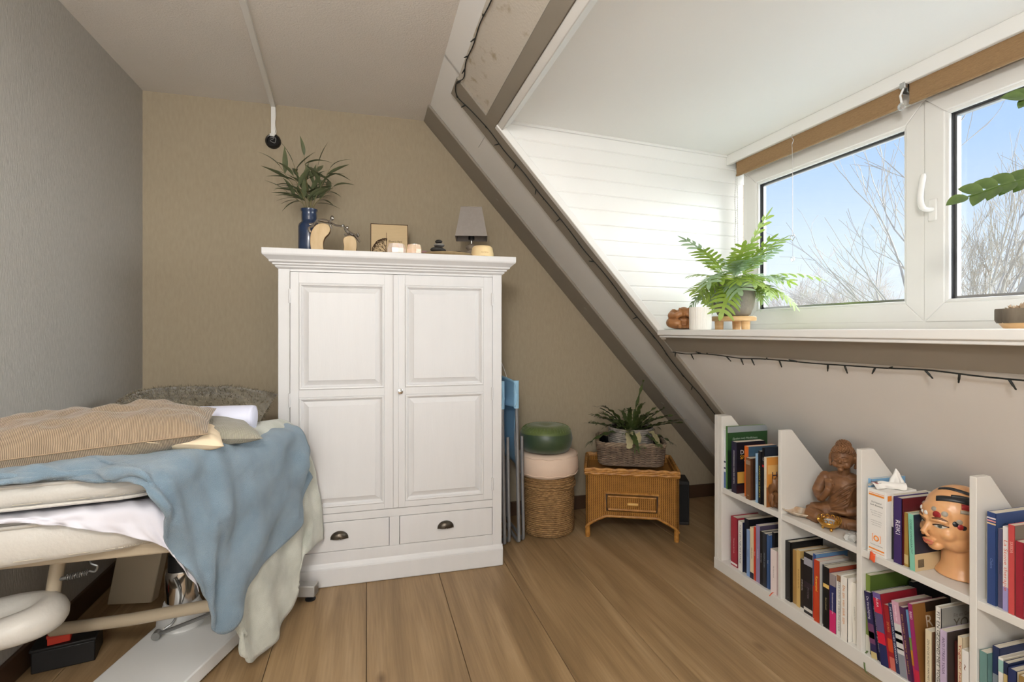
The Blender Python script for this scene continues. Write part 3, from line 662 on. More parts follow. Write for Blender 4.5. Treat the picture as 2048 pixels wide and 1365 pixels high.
# ================================================================ FOLDING CHAIRS between wardrobe and basket
m_blu = M('light_blue_plastic', (160, 204, 232), rough=0.35, var=0.05, scale=4)
m_tube = M('grey_steel_tube', (150, 152, 156), rough=0.32, metal=0.55)
def chair(label, x, y, lean):
    """folded flat: width runs along +y, thickness along x"""
    t = thing('folding_chair', label, 'chair', (x, y, 0.0), lean, 'folded blue chairs')
    W = 0.42; r = 0.0105
    # main U frame: two long tubes bent at the foot into a floor bar
    pts = [(-0.012, 0.012, 0.78), (-0.006, 0.010, 0.4), (0.0, 0.006, 0.05)] + [(0.0, 0.010 + 0.0 * a, 0.03) for a in (0,)] + [(0.0, 0.04, r + 0.0005), (0.0, W / 2, r + 0.0005), (0.0, W - 0.04, r + 0.0005), (0.0, W - 0.010, 0.03), (0, W - 0.006, 0.05), (-0.006, W - 0.010, 0.4), (-0.012, W - 0.012, 0.78)]
    B().tube(spline(pts, 70), r, 10).build('back_frame', m_tube, t, True)
    pts = [(0.028, 0.042, 0.60), (0.030, 0.035, 0.3), (0.034, 0.032, 0.06), (0.034, 0.06, r + 0.0005), (0.034, W / 2, r + 0.0005), (0.034, W - 0.06, r + 0.0005), (0.034, W - 0.032, 0.06), (0.030, W - 0.035, 0.3), (0.028, W - 0.042, 0.60)]
    B().tube(spline(pts, 60), r * 0.9, 10).build('front_frame', m_tube, t, True)
    def back(u, v):
        yy = -0.012 + (W + 0.024) * u; bow = 0.030 * (1 - (2 * u - 1) ** 2)
        flare = 0.016 * abs(2 * v - 1) ** 3
        return (-0.014 - bow * 0.55 + (-flare if v > .5 else -flare) * 0.9, yy, 0.765 + 0.165 * v - 0.012 * (2 * u - 1) ** 2 * (1 if v > .5 else -1))
    B().grid(back, 24, 14).build('backrest', m_blu, t, True, 180, solid=0.007, soff=0)
    for yy in (0.012, W - 0.012): B().lathe([(0.0155, 0.765), (0.0155, 0.80), (0.015, 0.92)], 14, Matrix.Translation((-0.014, yy, 0))).build('frame_socket', m_blu, t, True)
    def seat(u, v):
        yy = 0.05 + (W - 0.10) * u; w = 1 - 0.25 * (2 * v - 1) ** 4
        yy = W / 2 + (yy - W / 2) * (0.9 + 0.1 * w)
        return (0.012 - 0.022 * (1 - (2 * v - 1) ** 2) + 0.010 * (1 - (2 * u - 1) ** 2), yy, 0.42 + 0.40 * v)
    B().grid(seat, 16, 18).build('seat', m_blu, t, True, 180, solid=0.007, soff=0)
    B().tube(spline([(-0.002, 0.045, 0.43), (-0.010, 0.045, 0.6), (0.004, 0.05, 0.80), (0.006, 0.12, 0.825), (0.006, W - 0.12, 0.825), (0.004, W - 0.05, 0.80), (-0.010, W - 0.045, 0.6), (-0.002, W - 0.045, 0.43)], 50), 0.007, 8).build('seat_rim', m_tube, t, True)
    return t
chair('light blue folding chair with grey tube legs next to the basket', 0.824, 2.795, 0.0)
chair('light blue folding chair squeezed against the wardrobe side, half hidden', 0.738, 2.785, 0.0)
t = tag(B().tube(spline([(0.78, BY - 0.004, 1.30), (0.80, BY - 0.004, 1.12), (0.83, BY - 0.006, 1.02), (0.872, BY - 0.012, 0.90), (0.88, BY - 0.012, 0.80)], 24), 0.0022, 6).build('charging_cable', M('white_plastic', (235, 235, 233), rough=0.35), None, True), 'thin white cable hanging down the wall behind the blue chairs', 'cable')

# ================================================================ ROUND BASKET, CUSHIONS
m_sea = M('seagrass', (166, 130, 84), rough=0.8, col2=(118, 88, 52), scale=40, stretch=(1, 1, 2), bump=0.3, bscale=180)
bk = thing('seagrass_basket', 'round seagrass basket standing between chairs and wicker chest', 'basket', (1.055, 2.965, 0))
core = B().lathe([(0.001, 0.006), (0.14, 0.006), (0.148, 0.03), (0.150, 0.20), (0.152, 0.34), (0.146, 0.34), (0.14, 0.20), (0.135, 0.015), (0.001, 0.012)], 40).build('body', m_sea, bk, True)
cl = B()
for i in range(30):
    z = 0.010 + i * 0.0113; R = 0.150 + 0.004 * math.sin(i * 0.5) * 0.4 - (0.006 if i == 0 else 0)
    cl.tube([((R + 0.0032 * (1 if (j + i) % 2 else -1)) * math.cos(2 * PI * j / 84), (R + 0.0032 * (1 if (j + i) % 2 else -1)) * math.sin(2 * PI * j / 84), z) for j in range(84)], 0.0062, 5, closed=True)
o = cl.build('weave', m_sea, bk, True, 180); o['kind'] = 'stuff'
for z in (0.285, 0.30):
    B().tube([(0.160 * math.cos(2 * PI * j / 72), 0.160 * math.sin(2 * PI * j / 72), z + 0.003 * math.sin(j * 2.1)) for j in range(72)], 0.007, 6, closed=True).build('braided_band', m_sea, bk, True)
def round_cushion(prof, dent, wr, seed, n=72):
    b = B().lathe(prof, n); out = []
    for p in b.v:
        v = Vector(p); r = math.hypot(v.x, v.y)
        k = 1 + wr * noise.noise(Vector((v.x * 9 + seed, v.y * 9, v.z * 26)))
        out.append((v.x * k, v.y * k, v.z + dent * noise.noise(Vector((v.x * 7, v.y * 7, seed)))))
    b.v = out; return b
m_pink = M('blush_canvas', (222, 198, 178), rough=0.85, bump=0.12, bscale=220, var=0.06, scale=10)
cu = thing('round_floor_cushion', 'blush pink round floor cushion lying on the seagrass basket', 'cushion', (1.052, 2.965, 0.346))
round_cushion([(0.001, 0.0), (0.12, -0.002), (0.17, 0.003), (0.178, 0.016), (0.184, 0.04), (0.186, 0.075), (0.182, 0.105), (0.176, 0.122), (0.165, 0.131), (0.12, 0.135), (0.001, 0.136)], 0.006, 0.02, 3).build('cover', m_pink, cu, True, 180)
for zz, R in ((0.018, 0.181), (0.118, 0.179)):
    B().tube([(R * math.cos(2 * PI * j / 60) * (1 + .006 * math.sin(j)), R * math.sin(2 * PI * j / 60), zz + 0.003 * math.sin(j * 1.3)) for j in range(60)], 0.0034, 6, closed=True).build('piping', m_pink, cu, True)
m_green = M('green_satin', (98, 110, 54), rough=0.4, col2=(70, 88, 46), scale=3, bump=0.12, bscale=30, sheen=0.2)
cu = thing('meditation_cushion', 'shiny green round meditation cushion on top of the pink cushion', 'cushion', (1.035, 2.945, 0.482))
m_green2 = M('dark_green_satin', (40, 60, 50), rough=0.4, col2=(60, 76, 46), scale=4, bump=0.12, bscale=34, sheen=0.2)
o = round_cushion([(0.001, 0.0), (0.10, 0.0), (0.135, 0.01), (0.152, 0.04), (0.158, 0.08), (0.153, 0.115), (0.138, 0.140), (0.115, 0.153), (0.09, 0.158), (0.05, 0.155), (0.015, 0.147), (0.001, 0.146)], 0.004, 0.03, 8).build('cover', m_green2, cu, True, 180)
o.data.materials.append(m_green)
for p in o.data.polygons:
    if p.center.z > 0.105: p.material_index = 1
pw = B()
for j in range(44):
    a = 2 * PI * j / 44
    pw.tube(spline([(0.146 * math.cos(a), 0.146 * math.sin(a), 0.128), (0.130 * math.cos(a + .02), 0.130 * math.sin(a + .02), 0.1465), (0.10 * math.cos(a), 0.10 * math.sin(a), 0.1555)], 6), 0.0022, 4)
o = pw.build('pleats', m_green, cu, True); o['kind'] = 'stuff'

# ================================================================ WICKER CHEST
def weave_mat(name, c1, c2, sx, sz):
    m = bpy.data.materials.new(name); m.use_nodes = True; MATS[name] = m
    N = m.node_tree.nodes; L = m.node_tree.links; b = N['Principled BSDF']
    t = N.new('ShaderNodeTexCoord'); s = N.new('ShaderNodeSeparateXYZ'); L.new(t.outputs['Object'], s.inputs[0])
    def mth(op, a, c=None):
        n = N.new('ShaderNodeMath'); n.operation = op
        for i, v in enumerate((a, c)):
            if v is None: continue
            if isinstance(v, (int, float)): n.inputs[i].default_value = v
            else: L.new(v, n.inputs[i])
        return n.outputs[0]
    h = mth('ADD', s.outputs['X'], s.outputs['Y'])
    a = mth('SINE', mth('MULTIPLY', h, sx)); zf = mth('MULTIPLY', s.outputs['Z'], sz)
    row = mth('SINE', zf)
    alt = mth('SIGN', mth('SINE', mth('MULTIPLY', zf, 0.5)))
    hgt = mth('ADD', mth('ADD', mth('MULTIPLY', mth('MULTIPLY', a, alt), 0.22), mth('MULTIPLY', a, 0.45)), mth('ABSOLUTE', row))
    nz = N.new('ShaderNodeTexNoise'); nz.inputs['Scale'].default_value = 18; L.new(t.outputs['Object'], nz.inputs['Vector'])
    hh = mth('ADD', hgt, mth('MULTIPLY', nz.outputs['Fac'], 0.8))
    r = N.new('ShaderNodeValToRGB'); r.color_ramp.elements[0].position = 0.25; r.color_ramp.elements[0].color = lin(c2)
    r.color_ramp.elements[1].position = 0.95; r.color_ramp.elements[1].color = lin(c1)
    L.new(mth('MULTIPLY', hh, 0.6), r.inputs[0]); L.new(r.outputs[0], b.inputs['Base Color'])
    bp = N.new('ShaderNodeBump'); bp.inputs['Strength'].default_value = 0.7; bp.inputs['Distance'].default_value = 0.004
    L.new(hgt, bp.inputs['Height']); L.new(bp.outputs[0], b.inputs['Normal']); b.inputs['Roughness'].default_value = 0.42
    return m
m_wick = weave_mat('honey_wicker', (196, 140, 66), (104, 62, 22), 560, 900)
m_cane = M('honey_cane', (188, 134, 62), rough=0.4, col2=(140, 92, 36), scale=40, bump=0.3, bscale=120)
ch = thing('wicker_chest', 'low honey-coloured wicker chest with one drawer and arched apron', 'chest', (1.465, 2.6875, 0.0), math.radians(-25))
CW, CD, CH = 0.262, 0.40, 0.385
# front panel with a drawer hole and arched apron
fp = B(); N_ = 24
def apron(x): q = abs(x) / CW; return 0.055 + 0.075 * max(0.0, min(1.0, (1 - q) * 2.2)) ** 0.7 if q < 1 else 0.055
def front_panel(b, y0, y1):
    xs = [-CW + 2 * CW * i / N_ for i in range(N_ + 1)]
    def col(x0, x1, zt0, zt1, zb0, zb1):
        b.add([(x0, y0, zb0), (x1, y0, zb1), (x1, y0, zt1), (x0, y0, zt0), (x0, y1, zb0), (x1, y1, zb1), (x1, y1, zt1), (x0, y1, zt0)],
              [(0, 1, 2, 3), (7, 6, 5, 4), (0, 4, 5, 1), (1, 5, 6, 2), (2, 6, 7, 3), (3, 7, 4, 0)])
    for i in range(N_):
        x0, x1 = xs[i], xs[i + 1]
        if abs((x0 + x1) / 2) < 0.145:
            col(x0, x1, 0.158, 0.158, apron(x0), apron(x1)); col(x0, x1, CH, CH, 0.262, 0.262)
        else: col(x0, x1, CH, CH, apron(x0), apron(x1))
front_panel(fp, 0.0, 0.016)
fp.box(-CW, -CW + 0.016, 0.0, CD, 0.055, CH); fp.box(CW - 0.016, CW, 0.0, CD, 0.055, CH); fp.box(-CW, CW, CD - 0.016, CD, 0.055, CH)
fp.build('woven_body', m_wick, ch)
B().box(-CW + 0.01, CW - 0.01, 0.01, CD - 0.01, CH - 0.045, CH - 0.03).build('top_panel', m_wick, ch)
ed = B()
for k in range(3):
    rr = 0.011
    loop = [(-CW, 0.0), (CW, 0.0), (CW, CD), (-CW, CD)]
    pts = []
    for a_ in range(4):
        p, q = loop[a_], loop[(a_ + 1) % 4]
        for i in range(22):
            u = i / 22; wv = 0.0035 * math.sin(i * 1.9 + k * 2.1)
            pts.append((p[0] + (q[0] - p[0]) * u, p[1] + (q[1] - p[1]) * u, CH - 0.012 + k * 0.011 + wv))
    ed.tube(pts, rr, 6, closed=True)
ed.build('braided_rim', m_cane, ch, True)
for x in (-CW + 0.012, CW - 0.012):
    for y in (0.012, CD - 0.012): B().lathe([(0.013, 0.0), (0.015, 0.01), (0.014, 0.07)], 12, Matrix.Translation((x, y, 0))).build('foot', m_cane, ch, True)
pts = [(-CW + 2 * CW * i / 40, -0.002, apron(-CW + 2 * CW * i / 40)) for i in range(41)]
B().tube(pts, 0.007, 6).build('apron_edge', m_cane, ch, True)
B().box(-0.15, 0.15, 0.010, 0.030, 0.150, 0.27).build('drawer_recess', m_dark_base, ch)
dw = B().box(-0.139, 0.139, -0.012, 0.02, 0.166, 0.252).build('drawer', m_wick, ch, bevel=0.012, seg=3)
B().tube([(-0.133, -0.012, 0.172), (0.133, -0.012, 0.172), (0.133, -0.012, 0.246), (-0.133, -0.012, 0.246)], 0.0055, 6, closed=True).build('drawer_braid', m_cane, dw, True)
B().lathe([(0.007, -0.030), (0.0085, -0.026), (0.0085, 0.026), (0.007, 0.030)], 12, Matrix.Translation((0.004, -0.024, 0.210)) @ Matrix.Rotation(PI / 2, 4, 'Y')).build('handle', M('bamboo', (206, 162, 90), rough=0.35), dw, True)
B().tube([(-0.150, -0.003, 0.158), (-0.150, -0.003, 0.264), (0.150, -0.003, 0.264), (0.150, -0.003, 0.158)], 0.008, 6).build('drawer_surround', m_cane, ch, True)
# ---- plain black box behind the chest
t = thing('black_box', 'black box standing behind the wicker chest', 'box', (1.895, 2.865, 0.0), math.radians(-25))
B().box(-0.05, 0.05, -0.06, 0.10, 0.0, 0.27).build('cabinet', m_black, t, bevel=0.004)
B().box(-0.042, 0.042, -0.066, -0.058, 0.02, 0.25).build('front_inset', M('dull_black', (24, 24, 24), rough=0.95), t, bevel=0.003)
# ---- willow tray basket on the chest
m_will = M('grey_willow', (128, 108, 90), rough=0.7, col2=(92, 76, 64), scale=30, var=0.2)
m_will2 = M('light_willow', (150, 132, 112), rough=0.7, col2=(112, 96, 80), scale=30)
rz = math.radians(-25)
def chest_pt(x, y, z): return (1.465 + x * math.cos(rz) - y * math.sin(rz), 2.6875 + x * math.sin(rz) + y * math.cos(rz), z)
BZ = CH + 0.022
wt = thing('willow_basket', 'rectangular grey willow basket on the wicker chest', 'basket', chest_pt(0.0, 0.205, BZ), rz)
def rr_pt(a_, hx, hy, r):
    """point on a rounded rectangle by perimeter fraction"""
    segs = [2 * (hx - r), PI * r / 2, 2 * (hy - r), PI * r / 2] * 2
    tot = sum(segs); d = (a_ % 1) * tot
    cs = [(-(hx - r), -hy, 0), (hx - r, -(hy - r), -PI / 2), (hx, -(hy - r), 0), (hx - r, hy - r, 0), (hx - r, hy, 0), (-(hx - r), hy - r, PI / 2), (-hx, hy - r, 0), (-(hx - r), -(hy - r), PI)]
    for i, L_ in enumerate(segs):
        if d <= L_ or i == 7:
            x, y, a0 = cs[i]
            if i == 0: return x + d, y
            if i == 2: return x, y + d
            if i == 4: return x - d, y
            if i == 6: return x, y - d
            th = a0 + d / r; return x + r * math.cos(th), y + r * math.sin(th)
        d -= L_
wb = B(); rs = random.Random(5); NP = 120; ST = 40
for row in range(11):
    z = 0.010 + row * 0.0105; gx = 0.182 + 0.012 * row / 10; gy = 0.150 + 0.010 * row / 10
    for strand in range(2):
        pts = []
        for i in range(NP):
            ph = (i / NP * ST + row) * PI
            off = 0.006 * math.sin(ph) * (1 if strand == 0 else -1)
            x, y = rr_pt(i / NP, gx + off, gy + off, 0.05)
            pts.append((x, y, z + 0.0028 * math.cos(ph) * (1 if strand else -1) + rs.uniform(-.0012, .0012)))
        wb.tube(pts, 0.0043, 5, closed=True)
o = wb.build('woven_side', m_will, wt, True, 180); o['kind'] = 'stuff'
stk = B()
for i in range(ST):
    x, y = rr_pt(i / ST, 0.182, 0.150, 0.05); x2, y2 = rr_pt(i / ST, 0.194, 0.160, 0.05)
    stk.tube([(x, y, 0.004), (x2, y2, 0.126)], 0.004, 5)
stk.build('upright_rods', m_will, wt, True)
for k in range(3):
    pts = []
    for i in range(NP):
        ph = i / NP * ST * PI * 0.5 + k * 2.1
        x, y = rr_pt(i / NP, 0.196 + 0.007 * math.cos(ph), 0.162 + 0.007 * math.cos(ph), 0.055); pts.append((x, y, 0.128 + 0.007 * math.sin(ph)))
    B().tube(pts, 0.0055, 6, closed=True).build('rim_rod', m_will2, wt, True)
B().prism([rr_pt(i / 40, 0.182, 0.150, 0.05) for i in range(40)], lambda x, y: (x, y, 0.0), lambda x, y: (x, y, 0.008)).build('base', m_will, wt)
# dark plastic lining
B().grid(lambda u, v: (lambda p: (p[0], p[1], 0.012 + 0.108 * v + 0.008 * math.sin(u * 60) * v))(rr_pt(u, 0.170 + 0.012 * v, 0.138 + 0.012 * v, 0.05)), 100, 5).build('black_lining', M('black_plastic_bag', (12, 12, 14), rough=0.25), wt, True)
# ---- fern pot
m_potw = M('whitewashed_rope', (156, 150, 142), rough=0.75, col2=(104, 98, 92), scale=36, stretch=(1, 1, 3))
fp_ = thing('rope_planter', 'round grey rope-coil planter standing in the willow basket', 'planter', chest_pt(0.005, 0.185, BZ + 0.009), 0)
cl = B()
for i in range(17):
    z = 0.008 + i * 0.0118; R = 0.098 + 0.030 * min(1, (i / 9.0)) ** 0.8
    cl.tube([(R * math.cos(2 * PI * j / 48), R * math.sin(2 * PI * j / 48), z + 0.0010 * math.sin(j * 3.0 + i)) for j in range(48)], 0.0068, 6, closed=True)
o = cl.build('rope_coils', m_potw, fp_, True, 180); o['kind'] = 'stuff'
B().lathe([(0.001, 0.002), (0.094, 0.002), (0.122, 0.12), (0.126, 0.198), (0.119, 0.198), (0.114, 0.175), (0.001, 0.170)], 40).build('liner', M('dark_soil', (40, 30, 22), rough=0.95), fp_, True)
# crested bird's nest fern in the planter
m_fern = M('deep_green_fern', (54, 68, 34), rough=0.4, col2=(74, 86, 44), scale=20)
m_dry = M('dry_pale_leaf', (176, 168, 130), rough=0.7, col2=(140, 130, 96), scale=12)
def strap(L_, W, seed, bend, crest, mat, name='frond'):
    r_ = random.Random(seed); n = 16; vs = []; fs = []
    for i in range(n + 1):
        u = i / n; w = W * (0.35 + 0.65 * math.sin(min(1, u * 1.5) * PI / 2)) * (1 - 0.35 * u ** 4)
        w *= 1 + 0.18 * math.sin(i * 2.3 + seed)
        a = bend * u
        x = L_ * (math.sin(a) / max(bend, .01) if bend > .01 else u); zc = L_ * ((1 - math.cos(a)) / max(bend, .01))
        wv = 0.006 * math.sin(i * 1.7 + seed)
        vs += [(x, -w, -zc + wv + 0.3 * w), (x, 0, -zc), (x, w, -zc - wv + 0.3 * w)]
    for i in range(n):
        for j in range(2): fs.append((i * 3 + j, i * 3 + j + 1, i * 3 + 4 + j, i * 3 + 3 + j))
    b = B().add(vs, fs)
    if crest:   # forked, fingered tip
        tip = Vector(vs[-2]); dr_ = (tip - Vector(vs[-5])).normalized()
        for k in range(5):
            a = (k - 2) * 0.5; sd = Vector((0, 1, 0)); d = (dr_ * math.cos(a) + sd * math.sin(a)).normalized(); l = r_.uniform(0.02, 0.045)
            e1 = tip + d * l; nn = sd * 0.004
            e2 = e1 + (d + Vector((0, 0, -0.8))).normalized() * l * 0.6
            b.add([tip - nn, tip + nn, e1 + nn, e1 - nn, e2], [(0, 1, 2, 3), (3, 2, 4)])
    return b.mesh(name, mat, True, 180)
fe = thing('birds_nest_fern', 'dark green crested fern growing in the rope planter', 'plant', tuple(fp_.location))
rf = random.Random(21)
for i in range(36):
    a = 2 * PI * i / 36 + rf.uniform(-.15, .15); el = rf.choice((0.25, 0.5, 0.8, 1.1)) + rf.uniform(-.1, .1)
    d = Vector((math.cos(a) * math.cos(el), math.sin(a) * math.cos(el), math.sin(el)))
    L_ = rf.uniform(0.18, 0.27) * (1.1 if el < 0.8 else 0.95)
    if math.sin(a) > 0.4: L_ *= 0.8
    me = strap(L_, rf.uniform(0.011, 0.019), i, rf.uniform(0.2, 0.8), rf.random() < 0.75, m_fern)
    mesh_obj('frond', me, fe, (0.03 * math.cos(a), 0.03 * math.sin(a), 0.170), aim(d, rf.uniform(-.3, .3)))
mesh_obj('frond', strap(0.33, 0.010, 77, 0.12, False, m_fern), fe, (0.0, 0.0, 0.170), aim((0.30, 0.1, 1.0)))
for a, l in ((-2.1, 0.15), (-1.15, 0.16), (-1.8, 0.10)):
    me = strap(l, 0.022, int(a * 10) + 50, 1.9, False, m_dry, 'dry_leaf')
    mesh_obj('dry_leaf', me, fe, (0.095 * math.cos(a), 0.095 * math.sin(a), 0.190), aim((math.cos(a), math.sin(a), 0.25)))

# ================================================================ TREATMENT TABLE
m_leather = M('cream_leatherette', (198, 194, 186), rough=0.42, var=0.06, scale=8, bump=0.12, bscale=90)
m_beige_m = M('beige_powder_coat', (168, 154, 132), rough=0.45)
m_whitem = M('white_powder_coat', (222, 222, 220), rough=0.4)
m_steel = M('grey_steel', (140, 140, 138), rough=0.3, metal=0.7)
tb = thing('treatment_table', 'cream leatherette treatment table with white base under the blankets', 'treatment table', (-0.72, 2.15, 0))
OX, OY = -0.72, 2.15
def plan(off=0.0, r=0.07, n=7):
    P = [(-1.13, 1.615), (-0.60, 1.690), (-0.325, 2.40), (-0.45, 2.50), (-0.45, 2.66), (-1.08, 2.66), (-1.13, 2.60)]
    rad = [0.03, 0.09, 0.05, 0.03, 0.03, 0.03, 0.03]; out = []
    for i, p in enumerate(P):
        p = Vector(p); a = (Vector(P[i - 1]) - p).normalized(); c = (Vector(P[(i + 1) % len(P)]) - p).normalized(); rr = rad[i]
        for k in range(n):
            t = k / (n - 1); q = p + a * rr * (1 - t) ** 2 + c * rr * t ** 2; out.append((q.x - OX, q.y - OY))
    return out
def tilt(x, y): return -0.045 * max(0.0, (y + OY - 1.66)) / 0.9
def cushion(name, z0, z1, parent, grow=0.0, drop=0.0):
    pl = plan(); cx = sum(p[0] for p in pl) / len(pl); cy = sum(p[1] for p in pl) / len(pl)
    prof = [(0.030, 0.0), (0.010, 0.006), (0.0, 0.022), (0.0, 0.5), (0.0, -0.022), (0.010, -0.006), (0.030, 0.0)]
    b = B(); vs = []; n = len(pl)
    zs = [z0, z0 + 0.006, z0 + 0.022, (z0 + z1) / 2, z1 - 0.020, z1 - 0.005, z1]
    for k, (ins, _) in enumerate(prof):
        for x, y in pl:
            d = Vector((cx - x, cy - y)); d = d / (d.length or 1); bulge = -0.008 if k == 3 else 0.0
            zz = zs[k] + tilt(x, y)
            if k < 3: zz += drop * max(0, 1 - max(0, (x + OX + 0.95)) / 0.4) * (-1)
            vs.append((x + d.x * (ins + bulge - grow), y + d.y * (ins + bulge - grow), zz))
    fs = [tuple(reversed(range(n))), tuple((len(prof) - 1) * n + i for i in range(n))]
    for k in range(len(prof) - 1):
        for i in range(n): fs.append((k * n + i, k * n + (i + 1) % n, (k + 1) * n + (i + 1) % n, (k + 1) * n + i))
    return b.add(vs, fs).build(name, m_leather, parent, True, 50)
def rim_path(frac_z, off, i0, i1, z):
    pl = plan(); cx = sum(p[0] for p in pl) / len(pl); cy = sum(p[1] for p in pl) / len(pl); pts = []
    for x, y in pl[i0:i1]:
        d = Vector((x - cx, y - cy)).normalized(); pts.append((x + d.x * off, y + d.y * off, z + tilt(x, y)))
    return pts
up = cushion('upper_cushion', 0.728, 0.802, tb)
lo = cushion('lower_cushion', 0.588, 0.698, tb, 0.0, 0.012)
m_thread = M('pale_thread', (186, 178, 162), rough=0.7)
# stitching, piping along the visible near side
def stitches(parent, z, off):
    pts = rim_path(0, off, 3, 18, z); dense = spline(pts, 120); s = B()
    for i in range(0, 119, 2): s.tube([dense[i], dense[i + 1]], 0.0011, 4)
    o = s.build('stitching', m_thread, parent); o['kind'] = 'stuff'
stitches(up, 0.748, 0.0085); stitches(lo, 0.600, 0.0045)
for par, z in ((up, 0.794), (up, 0.737), (lo, 0.690)):
    B().tube(spline(rim_path(0, -0.004 if z > 0.74 else 0.003, 3, 24, z), 60), 0.005, 6).build('piping', m_leather, par, True)
B().box(-0.30, 0.22, -0.42, 0.44, 0.55, 0.588).build('underframe', m_beige_m, tb, bevel=0.006)
# base: long white plate, far cross bar with feet, hydraulic column
pv = [Vector(p) for p in ((-0.920, 1.62), (-0.585, 1.53), (-0.455, 2.24), (-0.795, 2.42))]
bp = B(); bp.prism([(p.x - OX, p.y - OY) for p in (Vector((-0.975, 1.50)), Vector((-0.690, 1.585)), Vector((-0.430, 2.27)), Vector((-0.75, 2.43)))], lambda x, y: (x, y, 0.012), lambda x, y: (x, y, 0.062))
bp.build('base_plate', m_whitem, tb, bevel=0.005)
cbm = Matrix.Translation((-0.36 - OX, 2.515 - OY, 0.045)) @ Matrix.Rotation(math.radians(-16), 4, 'Z')
cb_ = B(); cb_.box(-0.30, 0.15, -0.028, 0.028, -0.024, 0.024, cbm); co = cb_.build('cross_bar', M('silver_grey_metal', (176, 174, 170), rough=0.4, metal=0.3), tb, bevel=0.003)
B().box(0.1502, 0.1506, -0.023, 0.023, -0.019, 0.019, cbm).build('bar_end', m_steel, co)
for lx in (0.125, -0.27):
    p = cbm @ Vector((lx, -0.004, 0)); B().lathe([(0.001, 0.0), (0.022, 0.0), (0.023, 0.005), (0.012, 0.010), (0.006, 0.012), (0.006, 0.022)], 20, Matrix.Translation((p.x, p.y, 0))).build('foot', m_black, tb, True)
for px, py in ((-0.60, 1.66), (-0.90, 1.58)):
    B().lathe([(0.001, 0.0), (0.022, 0.0), (0.022, 0.006), (0.010, 0.012)], 16, Matrix.Translation((px - OX, py - OY, 0))).build('foot', m_black, tb, True)
hc = Matrix.Translation((-0.695 - OX, 2.305 - OY, 0))
B().lathe([(0.085, 0.062), (0.082, 0.10), (0.064, 0.135), (0.060, 0.15)], 36, hc).build('column_base', m_whitem, tb, True, 50)
B().lathe([(0.052, 0.09), (0.055, 0.16), (0.056, 0.26), (0.053, 0.275), (0.001, 0.276)], 36, hc).build('hydraulic_cylinder', m_chrome, tb, True, 50)
B().lathe([(0.047, 0.275), (0.046, 0.33), (0.030, 0.34), (0.028, 0.59)], 28, hc).build('piston', m_black, tb, True, 50)
B().tube(spline([(-0.70 - OX, 2.24 - OY, 0.26), (-0.675 - OX, 2.225 - OY, 0.20), (-0.69 - OX, 2.21 - OY, 0.12), (-0.72 - OX, 2.20 - OY, 0.095)], 20), 0.004, 6).build('hose', m_steel, tb, True)
# pump pedal rod
B().tube(spline([(-0.735 - OX, 2.19 - OY, 0.085), (-0.62 - OX, 2.16 - OY, 0.13), (-0.50 - OX, 2.14 - OY, 0.175)], 14), 0.007, 8).build('pedal_rod', m_steel, tb, True)
B().lathe([(0.006, -0.014), (0.014, -0.014), (0.014, 0.014), (0.006, 0.014)], 16, Matrix.Translation((-0.742 - OX, 2.19 - OY, 0.083)) @ Matrix.Rotation(PI / 2, 4, 'X')).build('pedal_joint', m_steel, tb, True)
# slanted lifting arm board
lb = B(); q = [Vector(p) for p in ((-0.915 - OX, 2.43 - OY, 0.57), (-0.745 - OX, 2.40 - OY, 0.57), (-0.86 - OX, 2.48 - OY, 0.07), (-1.03 - OX, 2.51 - OY, 0.07))]
th = Vector((0.012, 0.045, 0)); lb.add([tuple(p) for p in q] + [tuple(p + th) for p in q], [(0, 1, 2, 3), (7, 6, 5, 4), (0, 4, 5, 1), (1, 5, 6, 2), (2, 6, 7, 3), (3, 7, 4, 0)])
lb.build('lift_arm', m_beige_m, tb, bevel=0.004)
B().tube([(-1.06 - OX, 2.19 - OY, 0.150), (-0.80 - OX, 2.12 - OY, 0.185), (-0.50 - OX, 2.06 - OY, 0.230)], 0.021, 14).build('cross_tube', m_beige_m, tb, True)
B().tube([(-0.925 - OX, 1.90 - OY, 0.36), (-0.905 - OX, 1.93 - OY, 0.585)], 0.019, 12).build('support_tube', m_beige_m, tb, True)
sp_ = [(-0.885 - OX + 0.055 * i / 90, 1.905 - OY + 0.008 * math.sin(i * PI * 2 / 10), 0.442 + 0.010 * i / 90 + 0.008 * math.cos(i * PI * 2 / 10)) for i in range(91)]
B().tube(sp_, 0.0018, 5).build('spring', m_steel, tb, True)
B().tube(spline([(-0.828 - OX, 1.905 - OY, 0.455), (-0.812 - OX, 1.905 - OY, 0.452), (-0.806 - OX, 1.905 - OY, 0.468), (-0.822 - OX, 1.905 - OY, 0.478), (-0.830 - OX, 1.915 - OY, 0.50), (-0.83 - OX, 1.92 - OY, 0.57)], 26), 0.0035, 6).build('spring_hook', m_steel, tb, True)
B().tube([(-0.92 - OX, 1.905 - OY, 0.438), (-0.885 - OX, 1.905 - OY, 0.442)], 0.006, 8).build('spring_bolt', m_steel, tb, True)
hr = B(); nn = 44   # horseshoe head rest hanging under the table
for i in range(1): pass
pts = [(-1.02 - OX + 0.120 * math.cos(a), 1.83 - OY + 0.075 * math.sin(a), 0.358 + 0.01 * math.cos(a)) for a in [PI * 0.98 - (PI * 1.75) * k / 30 for k in range(31)]]
B().tube(pts, [0.030 + 0.020 * math.sin(PI * (k / 30) ** 0.8) for k in range(31)], 14).build('head_rest', m_leather, tb, True)
